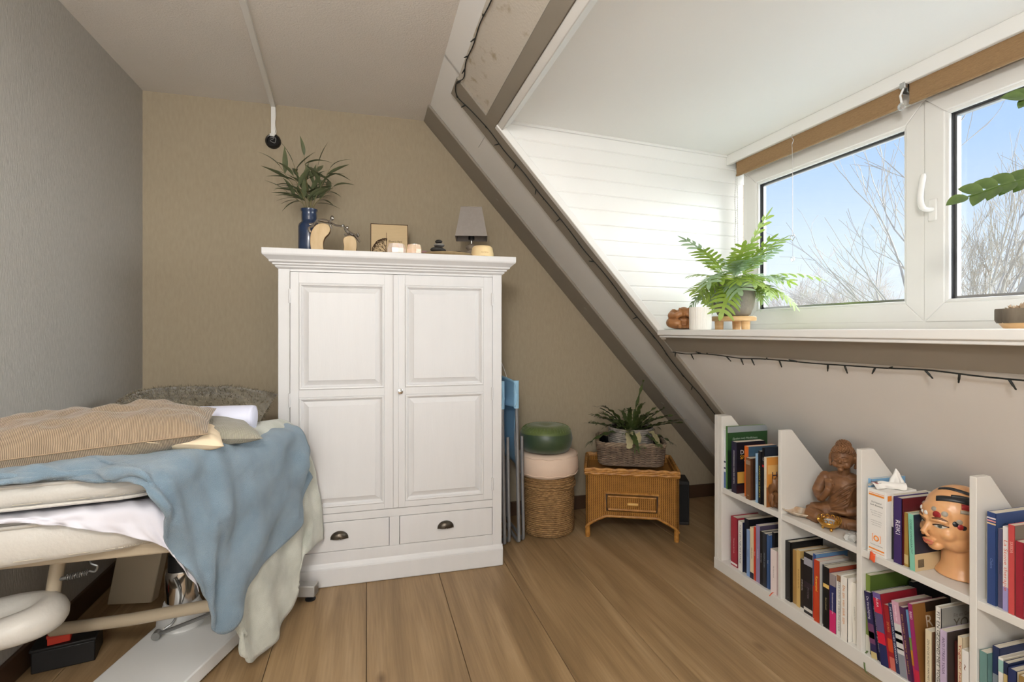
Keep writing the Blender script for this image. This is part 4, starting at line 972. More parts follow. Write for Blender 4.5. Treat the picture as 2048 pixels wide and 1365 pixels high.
# ---- red box on a made-up black block that stands in for shadow
t = thing('shadow_block', 'low black crate put in for the dark shadow under the table', 'block', (-1.05, 2.27, 0.0), 0.2)
B().box(-0.09, 0.09, -0.06, 0.06, 0.0, 0.075).build('block_body', m_black, t, bevel=0.004)
B().box(-0.094, 0.094, -0.064, 0.064, 0.075, 0.086).build('block_top', m_black, t, bevel=0.003)
t = thing('red_box', 'small red box on the black crate under the table', 'box', (-1.06, 2.235, 0.0865), 0.3)
B().box(-0.032, 0.032, -0.02, 0.02, 0.0, 0.028).build('carton', M('red_card', (196, 52, 30), rough=0.5), t, bevel=0.002)
B().box(-0.034, 0.034, -0.022, 0.022, 0.024, 0.036).build('lid', M('red_card_lid', (176, 44, 28), rough=0.5), t, bevel=0.002)

# ---------------------------------------------------------------- textiles
def fleece(name, c1, c2, sc=420, bump=0.55):
    return M(name, c1, rough=0.95, col2=c2, scale=9, contrast=(0.3, 0.75), bump=bump, bscale=sc, sheen=0.35, spec=0.1)
m_bluefl = fleece('blue_fleece', (128, 148, 162), (106, 127, 142))
m_pale = fleece('pale_sage_plush', (200, 201, 190), (158, 160, 148), 300, 0.35)
m_sheet = M('white_cotton', (214, 213, 222), rough=0.8, bump=0.05, bscale=40)
def draped(rows, nu, nv, folds, mat, name, label, cat, thick=0.008, wr=0.004, seed=0, group=None):
    G = net(rows, nu, nv); b = B(); vs = []
    for j in range(nv):
        for i in range(nu):
            p = G[j][i]
            dx = G[j][min(i + 1, nu - 1)] - G[j][max(i - 1, 0)]; dy = G[min(j + 1, nv - 1)][i] - G[max(j - 1, 0)][i]
            n_ = dx.cross(dy)
            n_ = n_.normalized() if n_.length > 1e-9 else Vector((0, 0, 1))
            u, v = i / (nu - 1), j / (nv - 1)
            a = sum(am * math.sin(2 * PI * (fu * u + fv * v) + ph) * (v ** pw) for am, fu, fv, ph, pw in folds)
            a += wr * noise.noise(p * 9 + Vector((seed, 0, 0))) + wr * 0.5 * noise.noise(p * 24 + Vector((0, seed, 0)))
            q = p + n_ * a; vs.append((q.x, q.y, max(q.z, 0.014)))
    b.add(vs, [(j * nu + i, j * nu + i + 1, (j + 1) * nu + i + 1, (j + 1) * nu + i) for j in range(nv - 1) for i in range(nu - 1)])
    o = b.build(name, mat, None, True, 180, solid=thick, soff=0)
    return tag(o, label, cat, group)
BB = Vector((0.94, -0.342, 0))
edge_ = [(-0.604, 1.63, 0.832), (-0.548, 1.69, 0.832), (-0.490, 1.79, 0.832), (-0.446, 1.91, 0.815), (-0.378, 2.09, 0.800), (-0.320, 2.25, 0.800), (-0.285, 2.345, 0.795)]
near1 = [(-1.15, 1.630, 0.838), (-0.961, 1.655, 0.838), (-0.843, 1.675, 0.836), (-0.70, 1.688, 0.832)]
row1 = [Vector(p) for p in near1 + edge_]
row0 = [p + Vector((0, 0.20, 0.004)) for p in row1[:4]] + [p - BB * 0.20 + Vector((0, 0.05, 0.004)) for p in row1[4:]]
row2 = [(-1.15, 1.585, 0.838), (-0.896, 1.614, 0.838), (-0.798, 1.632, 0.833), (-0.680, 1.640, 0.828), (-0.560, 1.575, 0.824), (-0.510, 1.640, 0.765), (-0.462, 1.76, 0.705), (-0.416, 1.888, 0.675), (-0.343, 2.088, 0.675), (-0.279, 2.264, 0.690), (-0.242, 2.366, 0.705)]
row3 = [(-1.15, 1.580, 0.822), (-0.896, 1.610, 0.822), (-0.798, 1.628, 0.819), (-0.668, 1.636, 0.812), (-0.552, 1.562, 0.800), (-0.507, 1.636, 0.677), (-0.462, 1.76, 0.554), (-0.429, 1.851, 0.466), (-0.360, 2.041, 0.503), (-0.276, 2.272, 0.544), (-0.234, 2.387, 0.624)]
row4 = [(-1.15, 1.580, 0.808), (-0.896, 1.610, 0.812), (-0.798, 1.628, 0.810), (-0.660, 1.636, 0.800), (-0.550, 1.560, 0.780), (-0.510, 1.644, 0.590), (-0.468, 1.758, 0.39), (-0.438, 1.841, 0.236), (-0.376, 2.012, 0.329), (-0.277, 2.283, 0.397), (-0.232, 2.408, 0.564)]
draped([row0, row1, row2, row3, row4], 120, 70, [(0.014, 6.5, 0.9, 0.4, 1.0), (0.007, 11.0, -1.4, 1.0, 0.9), (0.006, 3.0, 2.5, 2.0, 0.3)], m_bluefl, 'blue_blanket', 'soft blue fleece blanket draped over the side of the table', 'blanket', 0.010, 0.011, 2)
pr0 = [(-0.62, 1.84, 0.815), (-0.57, 1.95, 0.812), (-0.54, 2.05, 0.808), (-0.51, 2.16, 0.806), (-0.49, 2.26, 0.806), (-0.47, 2.36, 0.808), (-0.46, 2.44, 0.806)]
pr1 = [(-0.52, 1.78, 0.820), (-0.475, 1.90, 0.812), (-0.440, 2.00, 0.808), (-0.405, 2.10, 0.806), (-0.375, 2.20, 0.812), (-0.335, 2.33, 0.812), (-0.315, 2.40, 0.800)]
pr2 = [(-0.492, 1.795, 0.605), (-0.459, 1.886, 0.552), (-0.422, 1.988, 0.528), (-0.368, 2.136, 0.545), (-0.318, 2.274, 0.577), (-0.267, 2.414, 0.62), (-0.24, 2.489, 0.633)]
pr3 = [(-0.467, 1.858, 0.419), (-0.440, 1.919, 0.339), (-0.411, 1.984, 0.305), (-0.357, 2.132, 0.283), (-0.300, 2.289, 0.307), (-0.241, 2.44, 0.366), (-0.205, 2.545, 0.414)]
pr4 = [(-0.426, 1.948, 0.23), (-0.408, 1.960, 0.130), (-0.385, 1.985, 0.045), (-0.325, 2.155, 0.045), (-0.280, 2.30, 0.110), (-0.270, 2.335, 0.245), (-0.190, 2.555, 0.235)]
draped([pr0, pr1, pr2, pr3, pr4], 80, 60, [(0.010, 4.5, 0.5, 1.2, 1.0), (0.006, 7.5, -0.8, 0.3, 0.8)], m_pale, 'plush_blanket', 'pale sage plush blanket hanging to the floor beneath the blue blanket', 'blanket', 0.009, 0.006, 9)
sr = [[(-1.15, 1.69, 0.712), (-0.937, 1.72, 0.712), (-0.835, 1.735, 0.710), (-0.726, 1.75, 0.708), (-0.634, 1.767, 0.706), (-0.590, 1.79, 0.704), (-0.55, 1.85, 0.700)],
      [(-1.15, 1.592, 0.722), (-0.893, 1.625, 0.722), (-0.796, 1.640, 0.719), (-0.692, 1.655, 0.717), (-0.597, 1.668, 0.712), (-0.533, 1.680, 0.675), (-0.505, 1.745, 0.620)],
      [(-1.15, 1.580, 0.718), (-0.891, 1.612, 0.718), (-0.794, 1.626, 0.706), (-0.699, 1.640, 0.687), (-0.583, 1.650, 0.660), (-0.520, 1.665, 0.611), (-0.494, 1.739, 0.505)],
      [(-1.15, 1.580, 0.712), (-0.891, 1.610, 0.713), (-0.794, 1.624, 0.695), (-0.694, 1.640, 0.663), (-0.560, 1.655, 0.608), (-0.512, 1.684, 0.531), (-0.485, 1.764, 0.41)]]
draped(sr, 90, 30, [(0.004, 6.0, 1.0, 0.0, 0.8), (0.003, 11.0, -1.0, 1.0, 0.8)], m_sheet, 'white_sheet', 'white cotton sheet sticking out between the two table cushions', 'sheet', 0.002, 0.004, 5)

# ---- pillows
def corduroy(name, c1, c2, freq, axis):
    m = bpy.data.materials.new(name); m.use_nodes = True; MATS[name] = m
    N = m.node_tree.nodes; L = m.node_tree.links; b = N['Principled BSDF']
    t = N.new('ShaderNodeTexCoord'); s = N.new('ShaderNodeSeparateXYZ'); L.new(t.outputs['Object'], s.inputs[0])
    nz = N.new('ShaderNodeTexNoise'); nz.inputs['Scale'].default_value = 5; L.new(t.outputs['Object'], nz.inputs['Vector'])
    a = N.new('ShaderNodeMath'); a.operation = 'MULTIPLY_ADD'; L.new(nz.outputs['Fac'], a.inputs[0]); a.inputs[1].default_value = 0.012; L.new(s.outputs[axis], a.inputs[2])
    k = N.new('ShaderNodeMath'); k.operation = 'MULTIPLY'; L.new(a.outputs[0], k.inputs[0]); k.inputs[1].default_value = freq
    w = N.new('ShaderNodeMath'); w.operation = 'SINE'; L.new(k.outputs[0], w.inputs[0])
    r = N.new('ShaderNodeValToRGB'); r.color_ramp.elements[0].position = 0.0; r.color_ramp.elements[0].color = lin(c2); r.color_ramp.elements[1].position = 0.75; r.color_ramp.elements[1].color = lin(c1)
    h = N.new('ShaderNodeMath'); h.operation = 'MULTIPLY_ADD'; L.new(w.outputs[0], h.inputs[0]); h.inputs[1].default_value = 0.5; h.inputs[2].default_value = 0.5
    L.new(h.outputs[0], r.inputs[0]); L.new(r.outputs[0], b.inputs['Base Color']); b.inputs['Roughness'].default_value = 0.85; b.inputs['Sheen Weight'].default_value = 0.3
    bp = N.new('ShaderNodeBump'); bp.inputs['Strength'].default_value = 0.6; bp.inputs['Distance'].default_value = 0.003; L.new(h.outputs[0], bp.inputs['Height']); L.new(bp.outputs[0], b.inputs['Normal'])
    return m
def pillow(L_, D, H, seed, wr=0.010, n=56, m=40, pinch=0.5):
    """two-sided stuffed cushion with pinched corners"""
    b = B(); vs = []; fs = []
    for s in (1, -1):
        for j in range(m):
            for i in range(n):
                u = 2 * i / (n - 1) - 1; v = 2 * j / (m - 1) - 1
                e_ = (1 - abs(u) ** 3.0) ** 0.6 * (1 - abs(v) ** 3.0) ** 0.6 if abs(u) < 1 and abs(v) < 1 else 0
                k = 1 - 0.05 * pinch * (1 - v * v) * abs(u) ** 4; k2 = 1 - 0.10 * pinch * (1 - u * u) * abs(v) ** 4
                x = L_ / 2 * u * k; y = D / 2 * v * k2
                z = s * H / 2 * e_ + wr * noise.noise(Vector((x * 9 + seed, y * 14, s * 2))) * (e_ ** 0.5) + wr * 0.6 * noise.noise(Vector((x * 22, y * 30 + seed, s))) * (e_ ** 0.5)
                vs.append((x, y, z))
    o_ = n * m
    for s in (0, 1):
        for j in range(m - 1):
            for i in range(n - 1): fs.append((s * o_ + j * n + i, s * o_ + j * n + i + 1, s * o_ + (j + 1) * n + i + 1, s * o_ + (j + 1) * n + i))
    b.add(vs, fs); return b
m_cord = corduroy('brown_corduroy', (176, 154, 128), (106, 86, 64), 1650, 'X')
m_cordg = corduroy('sage_corduroy', (170, 166, 150), (128, 124, 108), 1900, 'X')
m_piptan = M('tan_piping', (150, 128, 102), rough=0.8)
pw = thing('corduroy_pillow', 'brown corduroy pillow lying on the blue blanket', 'pillow', (-0.820, 1.850, 0.884)); pw.rotation_euler = (math.radians(7), math.radians(-4), math.radians(9))
pillow(0.68, 0.30, 0.150, 3, 0.016).build('cover', m_cord, pw, True, 180)
B().tube([(0.34 * u * (1 - 0.0), -0.15 * (1 - 0.05 * (1 - u * u)) - 0.001, 0.0) for u in [-1 + 2 * k / 40 for k in range(41)]], 0.0022, 5).build('seam', m_piptan, pw, True)
t = tag(pillow(0.22, 0.30, 0.075, 14, 0.008, 36, 30).build('sage_cushion', m_cordg, None, True, 180, loc=(-0.500, 2.03, 0.853), rot=(math.radians(4), math.radians(6), math.radians(25))), 'flat sage green ribbed cushion between bolster and blue blanket', 'cushion')
t = tag(pillow(0.20, 0.20, 0.060, 24, 0.010, 36, 30).build('cream_cushion', M('cream_cotton', (222, 202, 172), rough=0.8, bump=0.1, bscale=60), None, True, 180, loc=(-0.548, 1.86, 0.868), rot=(math.radians(6), math.radians(10), math.radians(18))), 'small cream cushion peeking out beneath the corduroy pillow', 'cushion')
bo = thing('bolster_roll', 'smooth pale lilac bolster roll behind the corduroy pillow', 'bolster', (-0.62, 2.17, 0.872), math.radians(-4))
m_bol = M('lilac_white_vinyl', (216, 218, 236), rough=0.45)
prof = [(0.001, -0.215), (0.036, -0.215), (0.045, -0.209), (0.047, -0.2), (0.047, 0.2), (0.045, 0.209), (0.036, 0.215), (0.001, 0.215)]
B().lathe(prof, 32, Matrix.Rotation(PI / 2, 4, 'Y')).build('cover', m_bol, bo, True, 50)
B().tube([(0.2115, 0.043 * math.cos(2 * PI * k / 32), 0.043 * math.sin(2 * PI * k / 32)) for k in range(32)], 0.0025, 5, closed=True).build('end_seam', m_bol, bo, True)
# furry pillow: stuffed core and a coat of short tufts
m_fur = M('grey_olive_fur', (120, 112, 94), rough=0.95, col2=(92, 84, 68), scale=30, sheen=0.4, spec=0.1)
m_furt = M('fur_tuft', (164, 154, 134), rough=0.9, col2=(98, 90, 74), scale=60, spec=0.1)
fu = thing('furry_pillow', 'long furry olive-grey pillow at the far end of the table', 'pillow', (-0.735, 2.55, 0.855), math.radians(-4)); fu.rotation_euler = (math.radians(18), 0, math.radians(-6))
core = pillow(0.64, 0.30, 0.165, 31, 0.008, 40, 30); core.build('cover', m_fur, fu, True, 180)
tf = B(); rr_ = random.Random(9)
for k in range(9000):
    f = rr_.choice(core.f); p = [Vector(core.v[i]) for i in f]
    a, c = rr_.random(), rr_.random()
    q = p[0] * (1 - a) * (1 - c) + p[1] * a * (1 - c) + p[2] * a * c + p[3] * (1 - a) * c
    if q.y > 0.06 and q.z < 0: continue
    n_ = Vector((q.x * 0.4, q.y * 1.2, q.z * 6)).normalized()
    d = (n_ * 0.55 + Vector((rr_.uniform(-.7, .7), rr_.uniform(-.9, .3), rr_.uniform(-.6, .5)))).normalized() * rr_.uniform(0.010, 0.020)
    w = d.cross(n_); w = (w.normalized() if w.length > 1e-6 else Vector((1, 0, 0))) * 0.0016
    tf.add([q - w, q + w, q + d], [(0, 1, 2)])
o = tf.build('fur', m_furt, fu); o['kind'] = 'stuff'

# ================================================================ BOOKCASE under the slope
from mathutils.bvhtree import BVHTree
m_mdf = M('white_melamine', (226, 223, 217), rough=0.5, var=0.02, scale=3)
XF = 1.70
bc = thing('bookcase', 'low white bookcase with slanted dividers under the sloping wall', 'bookcase', (XF, 2.263, 0))
prof = [(0.0, 0.055), (0.0, 0.775), (0.058, 0.775), (0.372, 0.42), (0.66, 0.09), (0.66, 0.055)]
def upright(y0, y1, name='divider'):
    B().prism(prof, lambda x, z: (x, y0 - 2.263, z), lambda x, z: (x, y1 - 2.263, z)).build(name, m_mdf, bc, bevel=0.0012, seg=1)
upright(2.236, 2.263, 'end_panel'); upright(2.209, 2.2355, 'end_panel')
dv = [(1.824, 1.841), (1.450, 1.470), (1.087, 1.106), (0.715, 0.735)]
for a, c in dv: upright(a, c)
ys = [2.209] + [v for a, c in dv for v in (c, a)]
for k in range(4):
    ya, yb = ys[2 * k + 1], ys[2 * k]
    B().box(0.002, 0.365, ya - 2.263, yb - 2.263, 0.395, 0.42).build('shelf', m_mdf, bc, bevel=0.0012, seg=1)
B().box(-0.004, 0.66, 0.715 - 2.263, 0.0, 0.0, 0.055).build('base', m_mdf, bc, bevel=0.0015, seg=1)

m_pages = M('page_block', (226, 220, 206), rough=0.9, col2=(206, 198, 180), scale=4, stretch=(1, 120, 1), bump=0.1, bscale=3, bstretch=(1, 220, 1))
def ink(c): return M('ink_%d_%d_%d' % tuple(c), c, rough=0.55)
def cov(c, rough=0.38): return M('cover_%d_%d_%d' % tuple(c), c, rough=rough)
def book(label, y, th, h, zb, col, x=1.715, dep=0.15, front=None, title=None, tcol=(235, 235, 230), tsize=None, tpos=0.5, twid=None, lean=0.0, bands=(), cover_text=(), cover_bands=(), group=None, soft=True, shear=0.0):
    t = thing('book', label, 'book', (x, y, zb), 0, group); t.rotation_euler = (math.radians(-lean), 0, 0)
    c = 0.0012 if soft else 0.0025; b = B()
    b.box(0, 0.0015 if soft else 0.003, -th, 0, 0, h)
    b.box(0, dep, -c, 0, 0, h); b.box(0, dep, -th, -th + c, 0, h)
    cv = b.build('cover', cov(col), t, bevel=0.0008, seg=1)
    ins = 0.001 if soft else 0.004
    B().box(0.0012, dep - ins, -th + c, -c, ins * .8, h - ins).build('pages', m_pages, t)
    if front is not None: B().box(0.0015, dep + 0.0002, -th - 0.0003, -th + 0.0002, 0.0005, h - 0.0005).build('front_cover', cov(front), cv)
    for z0, z1, bcol in bands: B().box(-0.0004, 0.0008, -th + 0.0004, -0.0004, z0 * h, z1 * h).build('spine_band', cov(bcol), cv)
    for x0, x1, z0, z1, bcol in cover_bands: B().box(x0 * dep, x1 * dep, -th - 0.0006, -th - 0.0002, z0 * h, z1 * h).build('cover_panel', cov(bcol), cv)
    if title:
        s = tsize or min(th * 0.62, 0.016)
        put_text(title, s, ink(tcol), cv, (-0.0007, -th / 2, h * tpos), (0, 0, -1), (0, -1, 0), 'CENTER', twid * h if twid else None, shear)
    for (txt, cx, cz, sz, tc_) in cover_text:
        put_text(txt, sz, ink(tc_), cv, (cx * dep, -th - 0.0009, cz * h), (1, 0, 0), (0, 0, 1), 'LEFT')
    return t
# --- upper left compartment (from the bookcase end towards the room)
Z1, Z0 = 0.42, 0.055
G = 'books in the upper left compartment'
book('thin white and blue magazine standing against the bookcase end panel', 2.207, 0.014, 0.285, Z1, (222, 226, 230), 1.712, 0.20, bands=((0.0, 0.28, (70, 100, 150)), (0.33, 0.36, (40, 50, 90)), (0.44, 0.47, (40, 50, 90))), group=G)
book('tall thin green book about mindfulness, tallest in its compartment', 2.190, 0.012, 0.308, Z1, (70, 122, 60), 1.711, 0.235, front=(44, 78, 42), cover_bands=((0.0, 1.0, 0.90, 0.995, (150, 156, 160)), (0, 1, 0.0, 0.62, (26, 44, 28))), cover_text=(('(Spelen met) Mindfulness', 0.12, 0.80, 0.0145, (190, 205, 190)),), group=G)
book('very thin pale booklet between the green book and the thick navy one', 2.152, 0.008, 0.223, Z1, (206, 206, 200), 1.714, 0.15, title='De kunst van stilte', tcol=(60, 60, 60), tsize=0.006, group=G)
book('thick navy book with white and pink spine lettering', 2.140, 0.036, 0.246, Z1, (40, 40, 62), 1.703, 0.165, front=(24, 24, 34), title='ONTDEKKING VAN DE HEMEL', tcol=(232, 232, 236), tsize=0.011, tpos=0.5, twid=0.66, cover_text=(('DE', 0.12, 0.80, 0.030, (240, 238, 232)), ('SP', 0.12, 0.70, 0.026, (240, 180, 40)), ('V', 0.25, 0.61, 0.024, (230, 228, 220))), cover_bands=((0.03, 0.55, 0.20, 0.42, (206, 160, 74)), (0.0, 1.0, 0.0, 0.16, (50, 26, 30))), bands=((0.74, 0.90, (44, 40, 66)),), group=G)
book('orange book standing behind the brown one', 2.066, 0.026, 0.238, Z1, (222, 112, 44), 1.716, 0.16, front=(60, 88, 110), title='GEDACHTEN 2000', tcol=(240, 226, 206), tsize=0.009, tpos=0.36, group=G)
book('brown cloth-bound book with a dark wavy front edge', 2.036, 0.031, 0.192, Z1, (122, 82, 54), 1.698, 0.125, front=(88, 56, 38), title='II', tcol=(210, 196, 176), tsize=0.012, tpos=0.1, bands=((0.84, 0.94, (150, 130, 112)),), cover_bands=((0.10, 0.22, 0, 1, (60, 38, 26)), (0.45, 0.52, 0, 1, (60, 38, 26))), group=G)
book('slim light blue book in the upper left compartment', 1.980, 0.016, 0.222, Z1, (150, 186, 220), 1.704, 0.14, front=(28, 34, 56), title='Geluk is een keuze', tcol=(40, 60, 110), tsize=0.007, group=G)
book('black book with yellow spine lettering', 1.962, 0.016, 0.238, Z1, (30, 32, 36), 1.704, 0.145, title='KRACHT bij ZIEKTE', tcol=(226, 210, 96), tsize=0.009, tpos=0.42, twid=0.6, group=G)
book('black hardcover with a dark blue front beside the orange H book', 1.944, 0.013, 0.256, Z1, (24, 25, 28), 1.709, 0.17, front=(30, 40, 54), title='NLP', tcol=(230, 230, 230), tsize=0.008, tpos=0.8, bands=((0.66, 0.70, (190, 40, 40)),), group=G, soft=False)
book('orange-covered paperback with a large H on its front', 1.921, 0.014, 0.220, Z1, (226, 216, 196), 1.699, 0.15, front=(214, 146, 66), title='Heilzaam', tcol=(190, 90, 40), tsize=0.007, cover_text=(('H', 0.18, 0.62, 0.046, (40, 34, 60)),), cover_bands=((0.05, 0.8, 0.66, 0.84, (226, 180, 110)), (0.0, 1.0, 0.0, 0.4, (150, 92, 44))), group=G)
m_carv = M('carved_brown_wood', (128, 88, 52), rough=0.45, col2=(92, 58, 32), scale=14, stretch=(1, 1, 3), bump=0.1, bscale=60)
m_carv2 = M('light_carved_wood', (168, 118, 74), rough=0.42, col2=(132, 86, 48), scale=12, stretch=(1, 1, 3), bump=0.06, bscale=50)
def crouch(parent, sc, mat, loc, rz):
    """carved crouching figure, head buried in its arms"""
    b = B()
    b.ball((0, 0.012, 0.040), (0.040, 0.034, 0.040), 20, 14)               # back
    b.ball((0, -0.018, 0.062), (0.022, 0.022, 0.022), 18, 12)              # head
    for s in (-1, 1):
        b.tube(spline([(s * 0.030, 0.008, 0.066), (s * 0.044, -0.012, 0.050), (s * 0.030, -0.034, 0.050), (s * 0.006, -0.038, 0.060)], 14), [0.015] * 7 + [0.012] * 7, 10)
        b.tube(spline([(s * 0.030, 0.02, 0.022), (s * 0.046, -0.006, 0.024), (s * 0.034, -0.030, 0.022), (s * 0.012, -0.034, 0.020)], 14), [0.019] * 8 + [0.015] * 6, 10)
        for k in range(4): b.tube([(s * (0.004 + 0.004 * k), -0.040, 0.058 + 0.003 * k), (s * (0.006 + 0.004 * k), -0.034, 0.074 + 0.002 * k)], 0.0035, 6)
        b.ball((s * 0.016, -0.040, 0.010), (0.010, 0.018, 0.010), 12, 8)
    b.ball((0, -0.004, 0.006), (0.046, 0.042, 0.008), 20, 8)
    b.v = [(x * sc, y * sc, z * sc) for x, y, z in b.v]
    o = remesh(b, 'carved_figure', mat, parent, 0.0028 * sc, 3, loc, (0, 0, rz)); return o
o = crouch(None, 0.92, m_carv, (1.750, 1.892, Z1 + 0.003), math.radians(-62)); o.name = 'wooden_carving'; o.scale = (0.85, 0.85, 1.75)
tag(o, 'dark carved wooden crouching figure in front of the orange H book', 'carving', 'wooden crouching figures')
# --- lower left compartment
G = 'books in the lower left compartment'
book('raspberry red hardcover at the bookcase end, lower row', 2.166, 0.046, 0.239, Z0, (164, 52, 68), 1.72, 0.16, title='Therese van der Velde', tcol=(240, 220, 220), tsize=0.008, tpos=0.42, bands=((0.03, 0.07, (230, 226, 224)),), group=G, soft=False)
book('white book with TOLLE printed down its spine', 2.106, 0.028, 0.236, Z0, (232, 230, 226), 1.714, 0.14, front=(26, 32, 58), title='TOLLE EEN NIEUWE AARDE', tcol=(24, 24, 26), tsize=0.0135, tpos=0.55, twid=0.78, group=G)
book('dark slate book rising behind the small blue one, lower left row', 2.077, 0.029, 0.258, Z0, (30, 34, 44), 1.725, 0.17, front=(20, 22, 30), group=G)
book('small pale blue paperback beside the TOLLE book', 2.047, 0.020, 0.217, Z0, (130, 160, 206), 1.712, 0.13, front=(84, 112, 160), title='Aura lezen', tcol=(30, 40, 80), tsize=0.008, group=G)
book('cream paperback between pale blue and red spines', 2.026, 0.024, 0.236, Z0, (224, 208, 172), 1.713, 0.14, title='HEEL JE LEVEN', tcol=(90, 60, 40), tsize=0.008, bands=((0.0, 0.12, (40, 44, 60)),), group=G)
book('slim bright red paperback in the lower left row', 2.001, 0.013, 0.246, Z0, (206, 60, 38), 1.713, 0.14, title='Kracht', tcol=(240, 230, 220), tsize=0.007, group=G)
book('lilac-grey book between the slim red one and a black one', 1.987, 0.025, 0.260, Z0, (150, 136, 172), 1.713, 0.15, front=(70, 62, 84), title='Levenslicht', tcol=(240, 236, 246), tsize=0.009, group=G)
book('black paperback with small white spine title, lower left row', 1.961, 0.016, 0.241, Z0, (28, 28, 32), 1.712, 0.14, title='Donkere dagen', tcol=(220, 220, 220), tsize=0.007, group=G)
book('charcoal book with grey lettering near the middle divider, lower left row', 1.944, 0.022, 0.240, Z0, (46, 50, 58), 1.711, 0.145, front=(52, 58, 66), title='MINDFUL LEVEN', tcol=(150, 160, 170), tsize=0.009, group=G)
book('steel blue book next to the charcoal one, lower left row', 1.921, 0.014, 0.239, Z0, (62, 92, 140), 1.714, 0.14, title='Rust', tcol=(220, 226, 236), tsize=0.008, group=G)
book('thin black book partly hidden behind the pink one', 1.906, 0.014, 0.254, Z0, (22, 22, 24), 1.728, 0.14, group=G)
t = book('pale pink book with an orange ribbon at the end of the lower left row', 1.890, 0.036, 0.191, Z0, (232, 206, 204), 1.706, 0.13, title='Het kleine boek', tcol=(120, 90, 90), tsize=0.008, bands=((0.0, 1.0, (238, 224, 222)),), group=G)
B().grid(lambda u, v: (-0.001 - 0.030 * u, -0.020 + 0.005 * v - 0.010 * u, 0.006 - 0.005 * u + 0.002 * math.sin(4 * u)), 8, 2).build('ribbon', M('orange_ribbon', (222, 86, 40), rough=0.6), t, True, solid=0.0006)
# --- lower middle compartment
G = 'books in the lower middle compartment'
book('tall black hardcover against the divider, lower middle row', 1.822, 0.030, 0.252, Z0, (22, 23, 25), 1.72, 0.17, group=G, soft=False, title='I', tcol=(150, 150, 150), tsize=0.007, tpos=0.06)
book('ochre brown book beside the tall black one', 1.790, 0.024, 0.226, Z0, (168, 132, 78), 1.728, 0.15, group=G)
book('tan yellow book with faded title, lower middle row', 1.764, 0.022, 0.236, Z0, (206, 172, 106), 1.722, 0.15, title='De kracht van het Nu', tcol=(130, 90, 40), tsize=0.009, group=G)
book('short black book between the tan one and the patterned one', 1.740, 0.019, 0.208, Z0, (34, 28, 28), 1.718, 0.14, title='LEVENSDOEL', tcol=(220, 210, 200), tsize=0.008, bands=((0, 0.05, (210, 206, 200)),), group=G)
book('thick black book with a white moon and dotted pattern', 1.718, 0.042, 0.246, Z0, (30, 28, 32), 1.714, 0.16, bands=((0.80, 0.92, (160, 160, 170)), (0.42, 0.52, (50, 40, 50)), (0.05, 0.10, (200, 196, 190))), title='MYSTIEK', tcol=(120, 110, 120), tsize=0.012, tpos=0.35, front=(180, 176, 170), group=G)
book('thin blue and red paperback behind the red-orange one', 1.673, 0.013, 0.257, Z0, (56, 84, 140), 1.714, 0.16, front=(90, 130, 170), bands=((0.0, 0.5, (190, 50, 40)),), group=G)
book('red-orange paperback with yellow lettering, lower middle row', 1.658, 0.026, 0.243, Z0, (190, 66, 36), 1.703, 0.15, front=(200, 196, 190), title='Ravenziel', tcol=(240, 190, 70), tsize=0.016, tpos=0.62, group=G)
book('slate blue book between the red-orange one and the black star book', 1.630, 0.014, 0.232, Z0, (48, 56, 68), 1.715, 0.14, front=(70, 110, 150), group=G)
book('black book with a small star on the spine', 1.615, 0.027, 0.235, Z0, (20, 21, 24), 1.703, 0.15, title='Sterrenbeeld', tcol=(196, 176, 130), tsize=0.009, tpos=0.40, bands=((0.66, 0.72, (226, 190, 110)),), front=(160, 70, 50), group=G)
book('navy and magenta book with a portrait on its spine', 1.586, 0.028, 0.220, Z0, (40, 46, 96), 1.703, 0.14, front=(214, 208, 200), bands=((0.0, 0.36, (206, 44, 110)), (0.80, 1.0, (150, 140, 140))), title='Emotioneel evenwicht', tcol=(236, 230, 240), tsize=0.009, tpos=0.50, group=G)
book('white book titled DE HEALING CODE', 1.557, 0.020, 0.226, Z0, (232, 230, 226), 1.706, 0.14, title='ALEX LOYD  DE HEALING CODE', tcol=(120, 120, 122), tsize=0.010, tpos=0.5, twid=0.84, bands=((0.9, 1.0, (150, 110, 80)),), group=G)
book('white hardcover with orange spine title, lower middle row', 1.535, 0.030, 0.235, Z0, (236, 233, 226), 1.699, 0.14, front=(240, 236, 228), title='De zin van ziek zijn', tcol=(214, 140, 40), tsize=0.015, tpos=0.56, twid=0.6, group=G, soft=False)
book('off-white book leaning at the end of the lower middle row', 1.500, 0.022, 0.221, Z0, (226, 222, 212), 1.718, 0.15, title='ADEMHALING', tcol=(150, 146, 140), tsize=0.008, lean=2.0, group=G)
# --- upper right compartment
G = 'books in the upper right compartment'
book('slim light blue book beside the tissue box', 1.448, 0.012, 0.252, Z1, (126, 170, 206), 1.728, 0.16, group=G)
book('white and black book between tissue box and purple REIKI book', 1.362, 0.018, 0.222, Z1, (228, 226, 220), 1.728, 0.16, bands=((0.0, 0.5, (26, 26, 28)),), title='Het boek van Zen', tcol=(150, 150, 150), tsize=0.009, tpos=0.72, front=(230, 226, 218), group=G)
book('dark purple REIKI hardcover on the upper shelf', 1.343, 0.030, 0.222, Z1, (62, 44, 100), 1.712, 0.155, front=(96, 30, 38), title='REIKI', tcol=(238, 234, 240), tsize=0.022, tpos=0.55, group=G, soft=False)
book('small gold-brown book right of the purple REIKI book', 1.311, 0.014, 0.178, Z1, (168, 136, 66), 1.718, 0.12, bands=((0.05, 0.22, (206, 186, 130)),), group=G)
book('thin dark brown book tucked behind the mint spine', 1.296, 0.010, 0.180, Z1, (92, 76, 52), 1.728, 0.12, front=(170, 140, 80), group=G)
